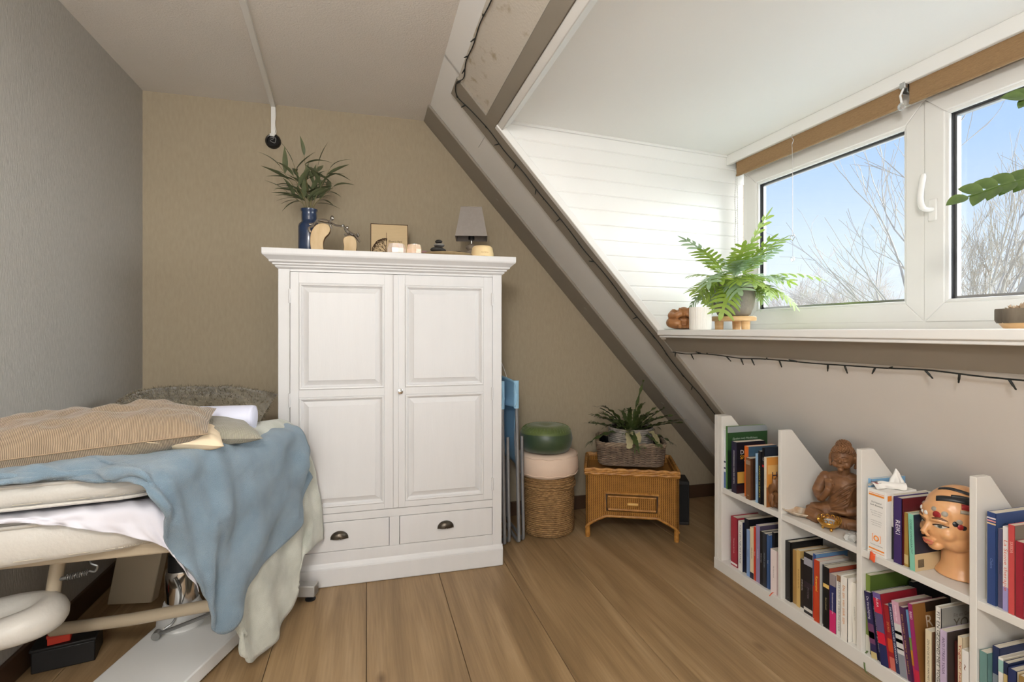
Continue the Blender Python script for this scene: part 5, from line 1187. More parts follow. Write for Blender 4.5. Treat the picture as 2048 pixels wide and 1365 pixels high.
book('mint green paperback with a dark photo cover in front of the head', 1.284, 0.017, 0.182, Z1, (134, 200, 176), 1.707, 0.13, front=(34, 44, 62), title='LOUISE LEVENSKRACHT', tcol=(50, 90, 90), tsize=0.009, tpos=0.6, twid=0.6, cover_text=(('LOUISE', 0.30, 0.88, 0.014, (60, 80, 110)), ('KRACHT', 0.34, 0.74, 0.014, (70, 90, 120)), ('THUIS', 0.4, 0.62, 0.014, (190, 140, 60))), cover_bands=((0.0, 1.0, 0.0, 0.30, (206, 186, 146)), (0.1, 0.3, 0.06, 0.2, (60, 60, 60))), lean=2.0, group=G)
# --- lower right compartment
G = 'books in the lower right compartment'
t = book('tall olive green book with a green ribbon against the divider', 1.449, 0.018, 0.277, Z0, (112, 132, 58), 1.718, 0.19, front=(82, 104, 44), title='Helende planten', tcol=(70, 90, 30), tsize=0.009, tpos=0.6, bands=((0.0, 0.22, (206, 204, 192)),), group=G)
pts = spline([(-0.002, -0.012, 0.006), (-0.018, -0.014, -0.005), (-0.022, -0.016, -0.03), (-0.040, -0.04, -0.048), (-0.030, -0.075, -0.0525)], 16)
B().grid(lambda u, v: tuple(pts[min(15, int(round(u * 15)))] + Vector((0, 0.006 * v, 0))), 16, 2).build('ribbon', M('green_ribbon', (96, 116, 70), rough=0.6), t, True, solid=0.0008)
book('dark green slim book next to the olive one', 1.430, 0.012, 0.224, Z0, (40, 58, 44), 1.716, 0.16, title='Kruiden', tcol=(180, 196, 170), tsize=0.008, tpos=0.2, group=G)
book('large black book standing behind the leaning ones', 1.385, 0.016, 0.250, Z0, (20, 24, 30), 1.87, 0.17, title='HEMEL', tcol=(190, 196, 200), tsize=0.010, tpos=0.88, group=G, lean=6)
LN = 7.5
book('leaning navy paperback De Verschijning with a small castle print', 1.415, 0.022, 0.222, Z0, (44, 40, 84), 1.704, 0.14, title='De Verschijning', tcol=(230, 226, 240), tsize=0.012, tpos=0.76, lean=LN, bands=((0.0, 0.10, (206, 186, 130)), (0.22, 0.52, (112, 66, 104)), (0.30, 0.40, (206, 110, 80))), front=(34, 30, 60), group=G)
book('leaning dark blue book between De Verschijning and AURA', 1.392, 0.015, 0.214, Z0, (40, 42, 66), 1.709, 0.15, title='Spelenderwijs groeien', tcol=(220, 220, 230), tsize=0.009, twid=0.7, lean=LN, group=G)
book('leaning AURA book with red and navy spine', 1.376, 0.028, 0.238, Z0, (38, 44, 92), 1.698, 0.165, front=(150, 34, 46), title='AURA', tcol=(236, 230, 236), tsize=0.012, tpos=0.87, lean=LN, bands=((0.72, 0.92, (196, 34, 66)), (0.92, 1.0, (110, 90, 150)), (0.30, 0.46, (206, 30, 60)), (0.46, 0.72, (90, 80, 120))), cover_text=(('AURA', 0.25, 0.80, 0.040, (70, 14, 20)),), group=G)
book('leaning dark red book with a sunset on the spine', 1.347, 0.018, 0.210, Z0, (146, 34, 40), 1.706, 0.14, title='DE REIS', tcol=(216, 150, 90), tsize=0.010, tpos=0.66, lean=LN, bands=((0.28, 0.48, (196, 78, 44)), (0.0, 0.2, (200, 110, 96))), group=G)
book('leaning navy book with white serif title', 1.328, 0.013, 0.222, Z0, (42, 52, 88), 1.706, 0.14, title='DE KRACHT VAN HET ONTWAKEN', tcol=(226, 230, 240), tsize=0.0075, tpos=0.55, twid=0.8, lean=LN, group=G)
book('leaning pink and grey book with a face on the spine', 1.314, 0.024, 0.238, Z0, (206, 160, 180), 1.705, 0.15, title='Innerlijke rust', tcol=(246, 236, 240), tsize=0.009, tpos=0.84, lean=LN, bands=((0.30, 0.70, (206, 206, 206)), (0.0, 0.30, (136, 140, 150)), (0.45, 0.50, (40, 40, 44)), (0.56, 0.60, (40, 40, 44)), (0.36, 0.38, (60, 56, 60))), front=(150, 120, 110), group=G)
book('leaning aubergine book with gold title', 1.289, 0.014, 0.230, Z0, (74, 38, 74), 1.706, 0.14, title='Een leven in balans en inzicht', tcol=(216, 170, 100), tsize=0.007, tpos=0.5, twid=0.8, lean=LN, group=G)
book('leaning book with blue, green, orange and pink colour blocks', 1.274, 0.012, 0.226, Z0, (112, 160, 200), 1.714, 0.14, lean=LN, bands=((0.45, 0.62, (130, 160, 80)), (0.24, 0.45, (216, 150, 50)), (0.0, 0.24, (206, 60, 90))), group=G)
book('leaning magenta REIKI paperback with a brown cover', 1.261, 0.014, 0.256, Z0, (150, 40, 100), 1.704, 0.16, front=(140, 96, 50), title='REIKI', tcol=(240, 226, 236), tsize=0.011, tpos=0.86, lean=LN * .85, cover_text=(('R', 0.30, 0.76, 0.055, (206, 190, 170)),), bands=((0.0, 0.2, (196, 40, 70)),), cover_bands=((0.35, 1.0, 0.88, 1.0, (50, 36, 26)),), group=G)
book('short cream book next to the yoga book', 1.232, 0.020, 0.202, Z0, (222, 208, 178), 1.702, 0.13, title='ZEN EN DE KUNST VAN HET LEVEN', tcol=(90, 80, 70), tsize=0.008, tpos=0.46, twid=0.8, front=(90, 60, 40), group=G)
book('tall white book FIT EN GEZOND MET YOGA', 1.209, 0.018, 0.285, Z0, (228, 224, 216), 1.712, 0.20, front=(150, 148, 142), title='FIT EN GEZOND MET YOGA', tcol=(60, 58, 56), tsize=0.013, tpos=0.55, twid=0.80, cover_text=(('Fit en Gezond', 0.25, 0.90, 0.018, (110, 104, 96)), ('YOGA', 0.25, 0.80, 0.046, (92, 82, 70))), group=G, soft=False)
book('lilac ANTI STRESS YOGA book', 1.188, 0.020, 0.226, Z0, (196, 178, 206), 1.702, 0.15, front=(70, 60, 56), title='ANTI STRESS YOGA', tcol=(70, 50, 90), tsize=0.011, tpos=0.66, twid=0.5, group=G)
book('dark red leather-look book, lower right row', 1.165, 0.022, 0.198, Z0, (88, 36, 32), 1.728, 0.14, front=(70, 28, 26), group=G, soft=False)
book('narrow cream book with red spine lettering', 1.142, 0.013, 0.230, Z0, (222, 206, 176), 1.708, 0.14, title='Yoga for health', tcol=(180, 60, 44), tsize=0.010, tpos=0.6, twid=0.6, group=G)
book('short white book with a bird print next to the right divider', 1.127, 0.019, 0.200, Z0, (232, 230, 226), 1.702, 0.13, title='~', tcol=(120, 80, 60), tsize=0.03, tpos=0.75, group=G)
# --- far right compartments, cut by the frame
G = 'books at the right edge, upper shelf'
book('very thin white booklet beside the blue chakra book', 1.080, 0.006, 0.243, Z1, (222, 220, 214), 1.728, 0.16, group=G)
book('blue chakra book with a row of dots on its spine', 1.068, 0.022, 0.263, Z1, (48, 70, 122), 1.712, 0.18, front=(58, 82, 128), title='Chakra', tcol=(120, 140, 190), tsize=0.010, tpos=0.45, cover_text=(('Chakra', 0.12, 0.84, 0.030, (30, 40, 70)),), bands=((0.93, 0.945, (230, 220, 220)), (0.90, 0.915, (220, 150, 150)), (0.87, 0.885, (230, 200, 150))), group=G)
book('slate violet book beside the blue chakra book', 1.044, 0.012, 0.223, Z1, (88, 84, 112), 1.716, 0.15, title='MASSAGE', tcol=(60, 60, 80), tsize=0.008, group=G)
book('white and lilac La Stone therapie book', 1.030, 0.014, 0.234, Z1, (230, 226, 226), 1.712, 0.16, title='La Stone therapie', tcol=(214, 110, 90), tsize=0.012, tpos=0.54, twid=0.6, bands=((0.0, 0.28, (160, 152, 200)),), group=G)
book('coral red hardcover at the right edge, upper shelf', 1.014, 0.015, 0.246, Z1, (196, 76, 76), 1.707, 0.16, title='SASKIA', tcol=(236, 190, 180), tsize=0.010, tpos=0.75, front=(120, 110, 100), group=G)
book('dark red hardcover, last one before the right edge, upper shelf', 0.997, 0.018, 0.207, Z1, (150, 36, 52), 1.706, 0.15, group=G)
G = 'books at the right edge, lower shelf'
book('teal book with faint lettering, lower right corner', 1.084, 0.020, 0.222, Z0, (104, 140, 136), 1.707, 0.14, title='Massage atlas', tcol=(70, 100, 100), tsize=0.009, group=G)
book('navy book with a pale shape on the spine, lower right corner', 1.062, 0.018, 0.246, Z0, (38, 50, 86), 1.724, 0.17, bands=((0.55, 0.68, (120, 130, 140)),), title='TUINEN', tcol=(160, 170, 190), tsize=0.009, tpos=0.35, group=G)
book('white book with a pale teal top band, lower right corner', 1.043, 0.013, 0.226, Z0, (230, 226, 220), 1.716, 0.15, bands=((0.82, 0.97, (150, 190, 184)), (0.55, 0.62, (140, 70, 50))), front=(200, 190, 170), group=G)
book('dark blue book with a cream strip, lower right corner', 1.028, 0.012, 0.222, Z0, (32, 44, 76), 1.712, 0.15, bands=((0.0, 0.85, (198, 176, 120)),), group=G)
book('navy hardcover with an M on the spine, lower right corner', 1.014, 0.022, 0.216, Z0, (36, 48, 92), 1.704, 0.15, front=(206, 192, 160), title='M', tcol=(226, 226, 236), tsize=0.014, tpos=0.7, group=G, soft=False)
book('brown and tan book at the very edge, lower right corner', 0.990, 0.020, 0.21, Z0, (150, 120, 70), 1.708, 0.15, group=G)

# ---------------------------------------------------------------- tissue-like carton with papers on top
m_orange = M('orange_print', (232, 140, 50), rough=0.5); m_paper = M('white_paper', (238, 236, 232), rough=0.7)
t = thing('carton_box', 'white carton box with orange stripes on the upper shelf', 'box', (1.706, 1.4325, Z1))
BW, BH, BD = 0.068, 0.226, 0.14
bo_ = B().box(0, BD, -BW, 0, 0.0, BH).build('carton', m_paper, t, bevel=0.0012, seg=1)
for z0, z1, y0, y1 in ((BH - 0.022, BH - 0.016, 0.006, BW - 0.006), (BH - 0.013, BH - 0.0115, 0.006, BW - 0.006), (0.016, 0.021, 0.006, BW - 0.006), (0.008, 0.0095, 0.006, BW - 0.006)):
    B().box(-0.0005, 0, -y1, -y0, z0, z1).build('orange_stripe', m_orange, bo_)
B().box(0.008, BD - 0.008, -BW - 0.0005, -BW, BH - 0.030, BH - 0.012).build('orange_stripe', m_orange, bo_)
for i, (s, sz, w) in enumerate((('De Natural', 0.0075, 0.036), ('Gedh. Boxaziong', 0.0075, 0.046))): put_text(s, sz, ink((40, 40, 40)), bo_, (-0.0006, -BW / 2, BH - 0.044 - 0.010 * i), (0, -1, 0), (0, 0, 1), 'CENTER', w)
for i in range(3): put_text('fijne zachte tissues', 0.0042, ink((120, 120, 120)), bo_, (-0.0006, -BW / 2, BH - 0.074 - 0.0075 * i), (0, -1, 0), (0, 0, 1), 'CENTER', 0.044 - 0.006 * i)
for i in range(3): put_text('zonder parfum of kleur', 0.0042, ink((120, 120, 120)), bo_, (-0.0006, -BW / 2, BH - 0.108 - 0.0075 * i), (0, -1, 0), (0, 0, 1), 'CENTER', 0.042 - 0.004 * i)
put_text('I Universe Mandala', 0.0052, ink((60, 60, 60)), bo_, (-0.0006, -BW / 2, 0.034), (0, -1, 0), (0, 0, 1), 'CENTER', 0.046)
em = B().tube([(-0.0008, -BW / 2 + 0.008 * math.cos(2 * PI * k / 24), 0.058 + 0.008 * math.sin(2 * PI * k / 24)) for k in range(24)], 0.0022, 5, closed=True)
em.build('round_emblem', m_orange, bo_)
for s in (-1, 1): B().tube([(-0.0006, -BW / 2 + s * 0.012, 0.046), (-0.0006, -BW / 2 + s * 0.015, 0.046), (-0.0006, -BW / 2 + s * 0.015, 0.070), (-0.0006, -BW / 2 + s * 0.012, 0.070)], 0.001, 4).build('emblem_bracket', m_orange, bo_)
B().grid(lambda u, v: (-0.002 - 0.010 * u, -0.012 - 0.020 * v - 0.006 * u, 0.004 - 0.026 * u + 0.003 * math.sin(6 * v)), 8, 6).build('orange_ribbon', M('orange_ribbon', (222, 86, 40), rough=0.6), t, True, solid=0.0006)
def crumple(nu, nv, fn, amp, seed): return B().grid(lambda u, v: tuple(Vector(fn(u, v)) + Vector((noise.noise(Vector((u * 4, v * 4, seed))), noise.noise(Vector((u * 4 + 9, v * 4, seed))), noise.noise(Vector((u * 4, v * 4 + 9, seed))))) * amp), nu, nv)
def cone_(u, v):
    a = 2 * PI * u; r = 0.024 * (1 - v) ** 0.8 + 0.001; fold = 1 + 0.25 * math.sin(a * 5) * (1 - v)
    return (r * fold * math.cos(a), r * fold * math.sin(a), 0.062 * v)
tag(crumple(40, 14, cone_, 0.004, 3).build('paper_tissue', m_paper, None, True, 180, loc=(1.80, 1.402, Z1 + BH + 0.005)), 'white tissue sticking up in a peak out of the carton box', 'tissue')
def roll_(u, v): a = 2 * PI * u; return (0.012 * math.cos(a), -0.05 * (v - 0.5) * 1.7, 0.012 * math.sin(a) + 0.012)
tag(crumple(24, 14, roll_, 0.006, 8).build('rolled_tissue', m_paper, None, True, 180, loc=(1.765, 1.392, Z1 + BH + 0.001), rot=(0, 0, 0.9)), 'crumpled rolled tissue lying on top of the carton box', 'tissue')
rcp = thing('paper_receipt', 'curled printed receipt lying on the carton box edge', 'receipt', (1.728, 1.416, Z1 + BH + 0.002))
crumple(20, 10, lambda u, v: (0.045 * (v - 0.5), 0.04 * (u - 0.5), 0.016 * math.sin(PI * u) + 0.002), 0.004, 5).build('paper', m_paper, rcp, True, 180)
for i, c_ in enumerate(((150, 60, 60), (120, 120, 120))): B().box(-0.012 + .012 * i, -0.004 + .012 * i, -0.012, 0.012, 0.0175, 0.0185).build('printed_line', ink(c_), rcp)

# ---------------------------------------------------------------- Buddha
m_bud = M('carved_teak', (140, 98, 62), rough=0.5, col2=(104, 68, 40), scale=10, stretch=(1, 1, 4), bump=0.12, bscale=70)
bu = thing('buddha_statue', 'carved brown wooden seated Buddha with one hand raised', 'statue', (1.866, 1.672, Z1), math.radians(-60)); bu.scale = (0.95, 0.95, 0.955)
b = B()
b.ball((0, 0.005, 0.130), (0.060, 0.042, 0.075), 24, 16)      # chest
b.ball((0, 0.008, 0.075), (0.062, 0.052, 0.050), 24, 14)      # belly
b.ball((0, 0.018, 0.185), (0.070, 0.032, 0.030), 24, 12)      # shoulders
b.tube([(0, 0.012, 0.185), (0, 0.008, 0.235)], 0.024, 12)     # neck
for s in (-1, 1):
    b.ball((s * 0.070, 0.012, 0.175), (0.026, 0.028, 0.030), 16, 10)
    b.tube(spline([(s * 0.035, 0.01, 0.040), (s * 0.090, -0.025, 0.036), (s * 0.118, -0.050, 0.030)], 14), [0.042] * 5 + [0.037] * 5 + [0.030] * 4, 14)      # thighs
    b.tube(spline([(s * 0.118, -0.050, 0.028), (s * 0.060, -0.078, 0.024), (-s * 0.030, -0.078, 0.024)], 14), [0.030] * 6 + [0.022] * 8, 12)                    # shins
    b.ball((-s * 0.050, -0.078, 0.036), (0.030, 0.016, 0.010), 14, 8)
b.tube(spline([(-0.076, 0.008, 0.172), (-0.094, -0.012, 0.115), (-0.070, -0.052, 0.100)], 12), [0.024] * 6 + [0.018] * 6, 12)   # raised arm
b.tube(spline([(-0.070, -0.052, 0.100), (-0.050, -0.066, 0.128), (-0.040, -0.068, 0.150)], 8), 0.014, 10)
b.ball((-0.038, -0.070, 0.162), (0.016, 0.008, 0.018), 14, 10)
for k in range(4): b.tube([(-0.049 + k * 0.008, -0.070, 0.172), (-0.051 + k * 0.0085, -0.072, 0.198 - abs(k - 1.4) * 0.004)], 0.0044, 7)
b.tube([(-0.026, -0.072, 0.160), (-0.018, -0.078, 0.176)], 0.0045, 7)
b.tube(spline([(0.076, 0.008, 0.172), (0.098, -0.010, 0.110), (0.066, -0.058, 0.080), (0.024, -0.078, 0.070)], 14), [0.024] * 6 + [0.018] * 8, 12)   # arm in lap
b.ball((0.012, -0.080, 0.066), (0.026, 0.018, 0.010), 14, 8)
for k in range(4): b.tube([(0.0, -0.068 - k * 0.008, 0.068), (-0.030, -0.070 - k * 0.007, 0.064)], 0.0045, 7)
b.ball((0, -0.02, 0.008), (0.125, 0.080, 0.012), 28, 8)
for k in range(6):    # robe folds over chest and left arm
    a = k / 5
    b.tube(spline([(0.066 - 0.006 * k, -0.012 - 0.002 * k, 0.196 - 0.012 * k), (0.02, -0.040, 0.170 - 0.018 * k), (-0.030, -0.038, 0.118 - 0.013 * k), (-0.052, -0.018, 0.09 - 0.010 * k)], 14), 0.0032, 6)
for k in range(5): b.tube(spline([(0.104 - 0.006 * k, -0.006 - 0.012 * k, 0.146 - 0.018 * k), (0.112 - 0.010 * k, -0.020 - 0.012 * k, 0.110 - 0.012 * k), (0.080 - 0.01 * k, -0.030 - 0.014 * k, 0.090 - 0.006 * k)], 10), 0.003, 6)
for k in range(7): b.tube(spline([(-0.03 + 0.010 * k, -0.090, 0.040), (-0.036 + 0.012 * k, -0.104, 0.022), (-0.042 + 0.014 * k, -0.098, 0.004)], 8), 0.0036, 6)
remesh(b, 'seated_body', m_bud, bu, 0.0030, 1)
grow_ = lambda P: [(x * 1.16, 0.008 + (y - 0.008) * 1.16 - 0.006, 0.228 + (z - 0.228) * 1.10) for x, y, z in P]
h = B()
h.ball((0, 0.004, 0.274), (0.037, 0.040, 0.046), 24, 18); h.ball((0, -0.010, 0.262), (0.031, 0.030, 0.034), 20, 14)
h.tube([(0, -0.040, 0.276), (0, -0.047, 0.262)], [0.0035, 0.006], 8); h.ball((0, -0.0375, 0.2485), (0.011, 0.006, 0.003), 12, 6); h.ball((0, -0.037, 0.244), (0.009, 0.006, 0.003), 12, 6)
h.ball((0, -0.034, 0.234), (0.010, 0.008, 0.008), 10, 8)
for s in (-1, 1):
    h.ball((s * 0.014, -0.036, 0.271), (0.0085, 0.006, 0.0045), 12, 8); h.tube(spline([(s * 0.004, -0.040, 0.281), (s * 0.014, -0.040, 0.2845), (s * 0.024, -0.032, 0.279)], 8), 0.0022, 6)
    h.tube(spline([(s * 0.037, 0.0, 0.284), (s * 0.042, 0.002, 0.262), (s * 0.038, -0.002, 0.236)], 10), [0.006, 0.007, 0.007, 0.006, 0.006, 0.005, 0.005, 0.0055, 0.006, 0.004], 8)
h.ball((0, 0.008, 0.318), (0.022, 0.022, 0.018), 16, 10)
for s in (-1, 1):   # heavy lids, cheeks
    h.tube(spline([(s * 0.005, -0.0425, 0.270), (s * 0.014, -0.0440, 0.2672), (s * 0.024, -0.0370, 0.270)], 8), 0.0016, 6)
    h.ball((s * 0.018, -0.028, 0.252), (0.012, 0.010, 0.012), 12, 8)
h.v = grow_(h.v); remesh(h, 'head', m_bud, bu, 0.0020, 1)
cur = B(); rb = random.Random(4)
for i in range(230):
    th = rb.random() * 2 * PI; z_ = -0.1 + 1.1 * ((i + 0.5) / 230); r_ = math.sqrt(max(0, 1 - z_ * z_))
    th = i * 2.39996
    x_, y_ = 0.0385 * r_ * math.cos(th), 0.006 + 0.0415 * r_ * math.sin(th); zz = 0.277 + 0.0475 * z_
    if y_ < -0.012 and zz < 0.296: continue
    if y_ < -0.002 and zz < 0.285: continue
    cur.ball((x_, y_, zz), 0.0046, 8, 5)
for i in range(60):
    z_ = 0.0 + (i + .5) / 60; r_ = math.sqrt(max(0, 1 - z_ * z_)); th = i * 2.39996
    cur.ball((0.0225 * r_ * math.cos(th), 0.008 + 0.0225 * r_ * math.sin(th), 0.320 + 0.0185 * z_), 0.0042, 8, 5)
cur.v = grow_(cur.v); o = cur.build('hair_curls', m_bud, bu, True, 180); o['kind'] = 'stuff'
# ---------------------------------------------------------------- shell, gilt tealight holder, crystal
m_shell = M('shell_pearl', (226, 214, 196), rough=0.25, col2=(176, 140, 104), scale=16, stretch=(1, 3, 1), coat=0.4)
t = thing('shell_dish', 'flat pearly shell dish beside the Buddha on the shelf', 'shell', (1.752, 1.776, Z1), 0.5); t.scale = (1.2, 1.2, 1.1)
def shl(u, v):
    a = 2 * PI * u; r = (0.012 + 0.042 * v); k = 1 + 0.10 * math.cos(a)
    return (r * k * 0.75 * math.cos(a), r * k * 1.1 * math.sin(a), 0.004 + 0.016 * v * v + 0.0008 * math.sin(v * 30))
B().grid(shl, 40, 10).build('shell', m_shell, t, True, 180, solid=0.003)
B().ball((0, 0, 0.006), (0.012, 0.016, 0.005), 16, 6).build('centre', m_shell, t, True)
m_gold = M('gilt_metal', (206, 158, 74), rough=0.28, metal=0.9)
t = thing('tealight_holder', 'gilded lace-edged tealight holder in front of the Buddha', 'candle holder', (1.745, 1.626, Z1)); t.scale = (1.0, 1.0, 1.1)
B().lathe([(0.001, 0.012), (0.022, 0.012), (0.032, 0.018), (0.039, 0.030), (0.0375, 0.030), (0.030, 0.020), (0.001, 0.015)], 32).build('bowl', m_gold, t, True, 60)
B().tube([(0.0385 * math.cos(2 * PI * k / 40), 0.0385 * math.sin(2 * PI * k / 40), 0.030) for k in range(40)], 0.0025, 6, closed=True).build('lace_edge', m_gold, t, True)
for k in range(14):
    a = 2 * PI * k / 14
    B().tube([(0.040 * math.cos(a) + 0.0062 * math.cos(q) * -math.sin(a), 0.040 * math.sin(a) + 0.0062 * math.cos(q) * math.cos(a), 0.0375 + 0.0062 * math.sin(q)) for q in [2 * PI * j / 12 for j in range(12)]], 0.0016, 5, closed=True).build('lace_ring', m_gold, t, True)
for k in range(3): B().ball((0.022 * math.cos(k * 2.1), 0.022 * math.sin(k * 2.1), 0.006), 0.006, 12, 8).build('ball_foot', m_gold, t, True)
B().lathe([(0.001, 0), (0.019, 0), (0.0195, 0.016), (0.018, 0.016), (0.018, 0.012), (0.001, 0.012)], 24, Matrix.Translation((0, 0, 0.018))).build('tealight', M('grey_wax', (190, 190, 190), rough=0.4), t, True, 50)
m_cry = M('milky_crystal', (230, 230, 226), rough=0.15, trans=0.35, coat=0.4, var=0.08, scale=30)
b = B(); rc = random.Random(2)
for k in range(7):
    d = Vector((rc.uniform(-1, 1), rc.uniform(-1, 1), rc.uniform(0.0, 0.8))).normalized(); c_ = Vector((rc.uniform(-.012, .012), rc.uniform(-.014, .014), 0.013))
    mt = Matrix.Translation(c_) @ d.to_track_quat('Z', 'Y').to_matrix().to_4x4(); b.lathe([(0.013, -0.014), (0.014, 0.006), (0.008, 0.016), (0.002, 0.019)], 6, mt)
b.v = [(x, y, max(z, 0.0005)) for x, y, z in b.v]
tag(b.build('rock_crystal', m_cry, None, loc=(1.738, 1.522, Z1)), 'chunk of clear rock crystal at the front of the shelf', 'crystal')

# ---------------------------------------------------------------- mannequin head with coloured dots
m_skin = M('mannequin_skin', (222, 168, 118), rough=0.32, var=0.05, scale=6, sub=0.08)
mh = thing('mannequin_head', 'bald mannequin head with coloured stripes and dots stuck on it', 'mannequin head', (1.806, 1.215, Z1), math.radians(-101))
b = B()
b.ball((0, 0.012, 0.200), (0.073, 0.090, 0.078), 32, 22); b.ball((0, -0.026, 0.160), (0.059, 0.062, 0.076), 28, 20)
b.ball((0, -0.064, 0.098), (0.021, 0.018, 0.016), 16, 12)
b.ball((0, -0.060, 0.198), (0.048, 0.026, 0.034), 20, 14)        # forehead
for s in (-1, 1):
    b.ball((s * 0.030, -0.020, 0.118), (0.028, 0.044, 0.032), 18, 12); b.ball((s * 0.034, -0.056, 0.142), (0.021, 0.023, 0.020), 16, 12)
    b.tube(spline([(s * 0.008, -0.086, 0.181), (s * 0.026, -0.083, 0.1835), (s * 0.044, -0.066, 0.179)], 8), 0.0065, 8)     # brow ridge
    b.ball((s * 0.026, -0.068, 0.166), (0.013, 0.011, 0.008), 14, 10)     # eyelids
    b.ball((s * 0.0075, -0.096, 0.132), (0.006, 0.007, 0.005), 10, 8)     # nostril wings
    b.tube(spline([(s * 0.068, 0.006, 0.186), (s * 0.076, 0.016, 0.176), (s * 0.075, 0.014, 0.156), (s * 0.068, 0.004, 0.144)], 10), [0.006, 0.007, 0.008, 0.008, 0.007, 0.006, 0.006, 0.006, 0.006, 0.005], 8)
b.tube([(0, -0.082, 0.176), (0, -0.095, 0.152), (0, -0.104, 0.137)], [0.0065, 0.0075, 0.0095], 10)
b.ball((0, -0.084, 0.1155), (0.020, 0.011, 0.0048), 16, 8); b.ball((0, -0.083, 0.1075), (0.017, 0.011, 0.0052), 16, 8)
b.tube(spline([(0, 0.016, 0.13), (0, 0.016, 0.08), (0, 0.020, 0.035), (0, 0.020, 0.001)], 14), [0.046] * 7 + [0.047, 0.048, 0.050, 0.053, 0.057, 0.061, 0.064], 26)
b.v = [(x, y, max(z, 0.0)) for x, y, z in b.v]
hd = remesh(b, 'head', m_skin, mh, 0.0034, 4); mh.scale = (1.06, 1.06, 1.03)
bvh = BVHTree.FromPolygons([v.co for v in hd.data.vertices], [tuple(p.vertices) for p in hd.data.polygons])
def surf(az, el, c=(0, 0.0, 0.175), off=0.0006):
    """point on the head seen from its centre; az 0 = straight ahead, + = towards its left"""
    d = Vector((math.sin(az) * math.cos(el), -math.cos(az) * math.cos(el), math.sin(el)))
    o_ = Vector(c) + d * 0.3; hit, n_, _, _ = bvh.ray_cast(o_, -d)
    return hit + n_ * off, n_
def dot(az, el, r, col, squash=1.0):
    p, n_ = surf(az, el, off=0.0002); mt = Matrix.Translation(p) @ n_.to_track_quat('Z', 'Y').to_matrix().to_4x4()
    B().lathe([(0.0005, 0.0022), (r * 0.7, 0.0018), (r, 0.0)], 18, mt, cap0=True).build('dot', M('dot_%d_%d_%d' % col, col, rough=0.35), hd, True, 60)
def strip(path, w, col, name, off=0.0014):
    P = [surf(a, e_, off=off) for a, e_ in path]; pts = spline([p for p, _ in P], 24); vs = []; fs = []
    for i, p in enumerate(pts):
        d = (pts[min(i + 1, 23)] - pts[max(i - 1, 0)]).normalized(); rad = (p - Vector((0, 0, 0.175))).normalized()
        hit, n_, _, _ = bvh.find_nearest(p); s = d.cross(n_).normalized(); ww = w if not callable(w) else w(i / 23)
        for k in (-1, 0, 1):
            q = p + s * ww * k; hh, n2, _, _ = bvh.find_nearest(q); vs.append(tuple(hh + n2 * off))
        if i: 
            for k in range(2): fs.append((3 * i - 3 + k, 3 * i - 2 + k, 3 * i + 1 + k, 3 * i + k))
    B().add(vs, fs).build(name, M('paint_%d_%d_%d' % col, col, rough=0.4), hd, True, 180, solid=0.0012, soff=0)
blk, red, gry, wht = (34, 36, 40), (150, 36, 40), (160, 152, 138), (236, 234, 230)
strip([(0.05, 0.80), (0.9, 0.92), (1.7, 0.75)], 0.0085, blk, 'dark_stripe'); strip([(-0.5, 1.15), (1.2, 1.25), (1.9, 1.0)], 0.006, blk, 'dark_stripe'); strip([(1.0, 0.72), (1.5, 0.66), (2.0, 0.52)], 0.008, red, 'red_stripe')
strip([(0.95, 0.55), (1.3, 0.52), (1.7, 0.40)], 0.005, gry, 'grey_stripe'); strip([(0.6, 1.02), (1.2, 1.03), (1.8, 0.86)], 0.004, blk, 'dark_stripe')
for a, e_, r, c_ in ((-0.42, 0.32, 0.007, wht), (-0.30, 0.20, 0.007, wht), (-0.12, 0.22, 0.007, wht), (-0.50, 0.50, 0.006, gry), (0.16, 0.44, 0.007, gry), (0.50, 0.36, 0.008, gry), (0.28, 0.27, 0.011, red), (-0.62, 0.40, 0.008, red), (0.80, 0.06, 0.008, blk), (0.92, 0.16, 0.008, gry), (0.96, -0.04, 0.009, red), (1.08, -0.10, 0.008, blk)): dot(a, e_, r, c_)
for s in (-1, 1):
    az0 = s * 0.37
    strip([(az0 - 0.19, 0.115), (az0, 0.165), (az0 + 0.21, 0.120)], lambda u: 0.0034 * math.sin(PI * (0.12 + 0.8 * u)) + 0.0003, (112, 74, 48), 'eyebrow')
    strip([(az0 - 0.19, -0.105), (az0, -0.095), (az0 + 0.19, -0.100)], lambda u: 0.0066 * math.sin(PI * u) + 0.0004, (226, 218, 206), 'eye_white', 0.0012)
    p, n_ = surf(az0, -0.098, off=0.0016); mt = Matrix.Translation(p) @ n_.to_track_quat('Z', 'Y').to_matrix().to_4x4()
    B().lathe([(0.0003, 0.001), (0.0056, 0.0008), (0.0058, 0.0)], 16, mt).build('iris', M('grey_green_iris', (84, 92, 84), rough=0.2), hd, True)
    B().lathe([(0.0003, 0.0014), (0.002, 0.0012), (0.002, 0.0008)], 12, mt).build('pupil', m_black, hd, True)
    strip([(az0 - 0.20, -0.105), (az0 - 0.06, -0.050), (az0 + 0.06, -0.046), (az0 + 0.24, -0.080)], lambda u: 0.0018, (58, 40, 32), 'eyelash_line', 0.002)
strip([(-0.20, -0.61), (-0.06, -0.575), (0.0, -0.585), (0.06, -0.575), (0.20, -0.61)], lambda u: 0.0036 * math.sin(PI * u) + 0.0003, (206, 112, 92), 'upper_lip', 0.0012)
strip([(-0.18, -0.625), (0.0, -0.672), (0.18, -0.625)], lambda u: 0.0048 * math.sin(PI * u) + 0.0003, (214, 122, 100), 'lower_lip', 0.0012)

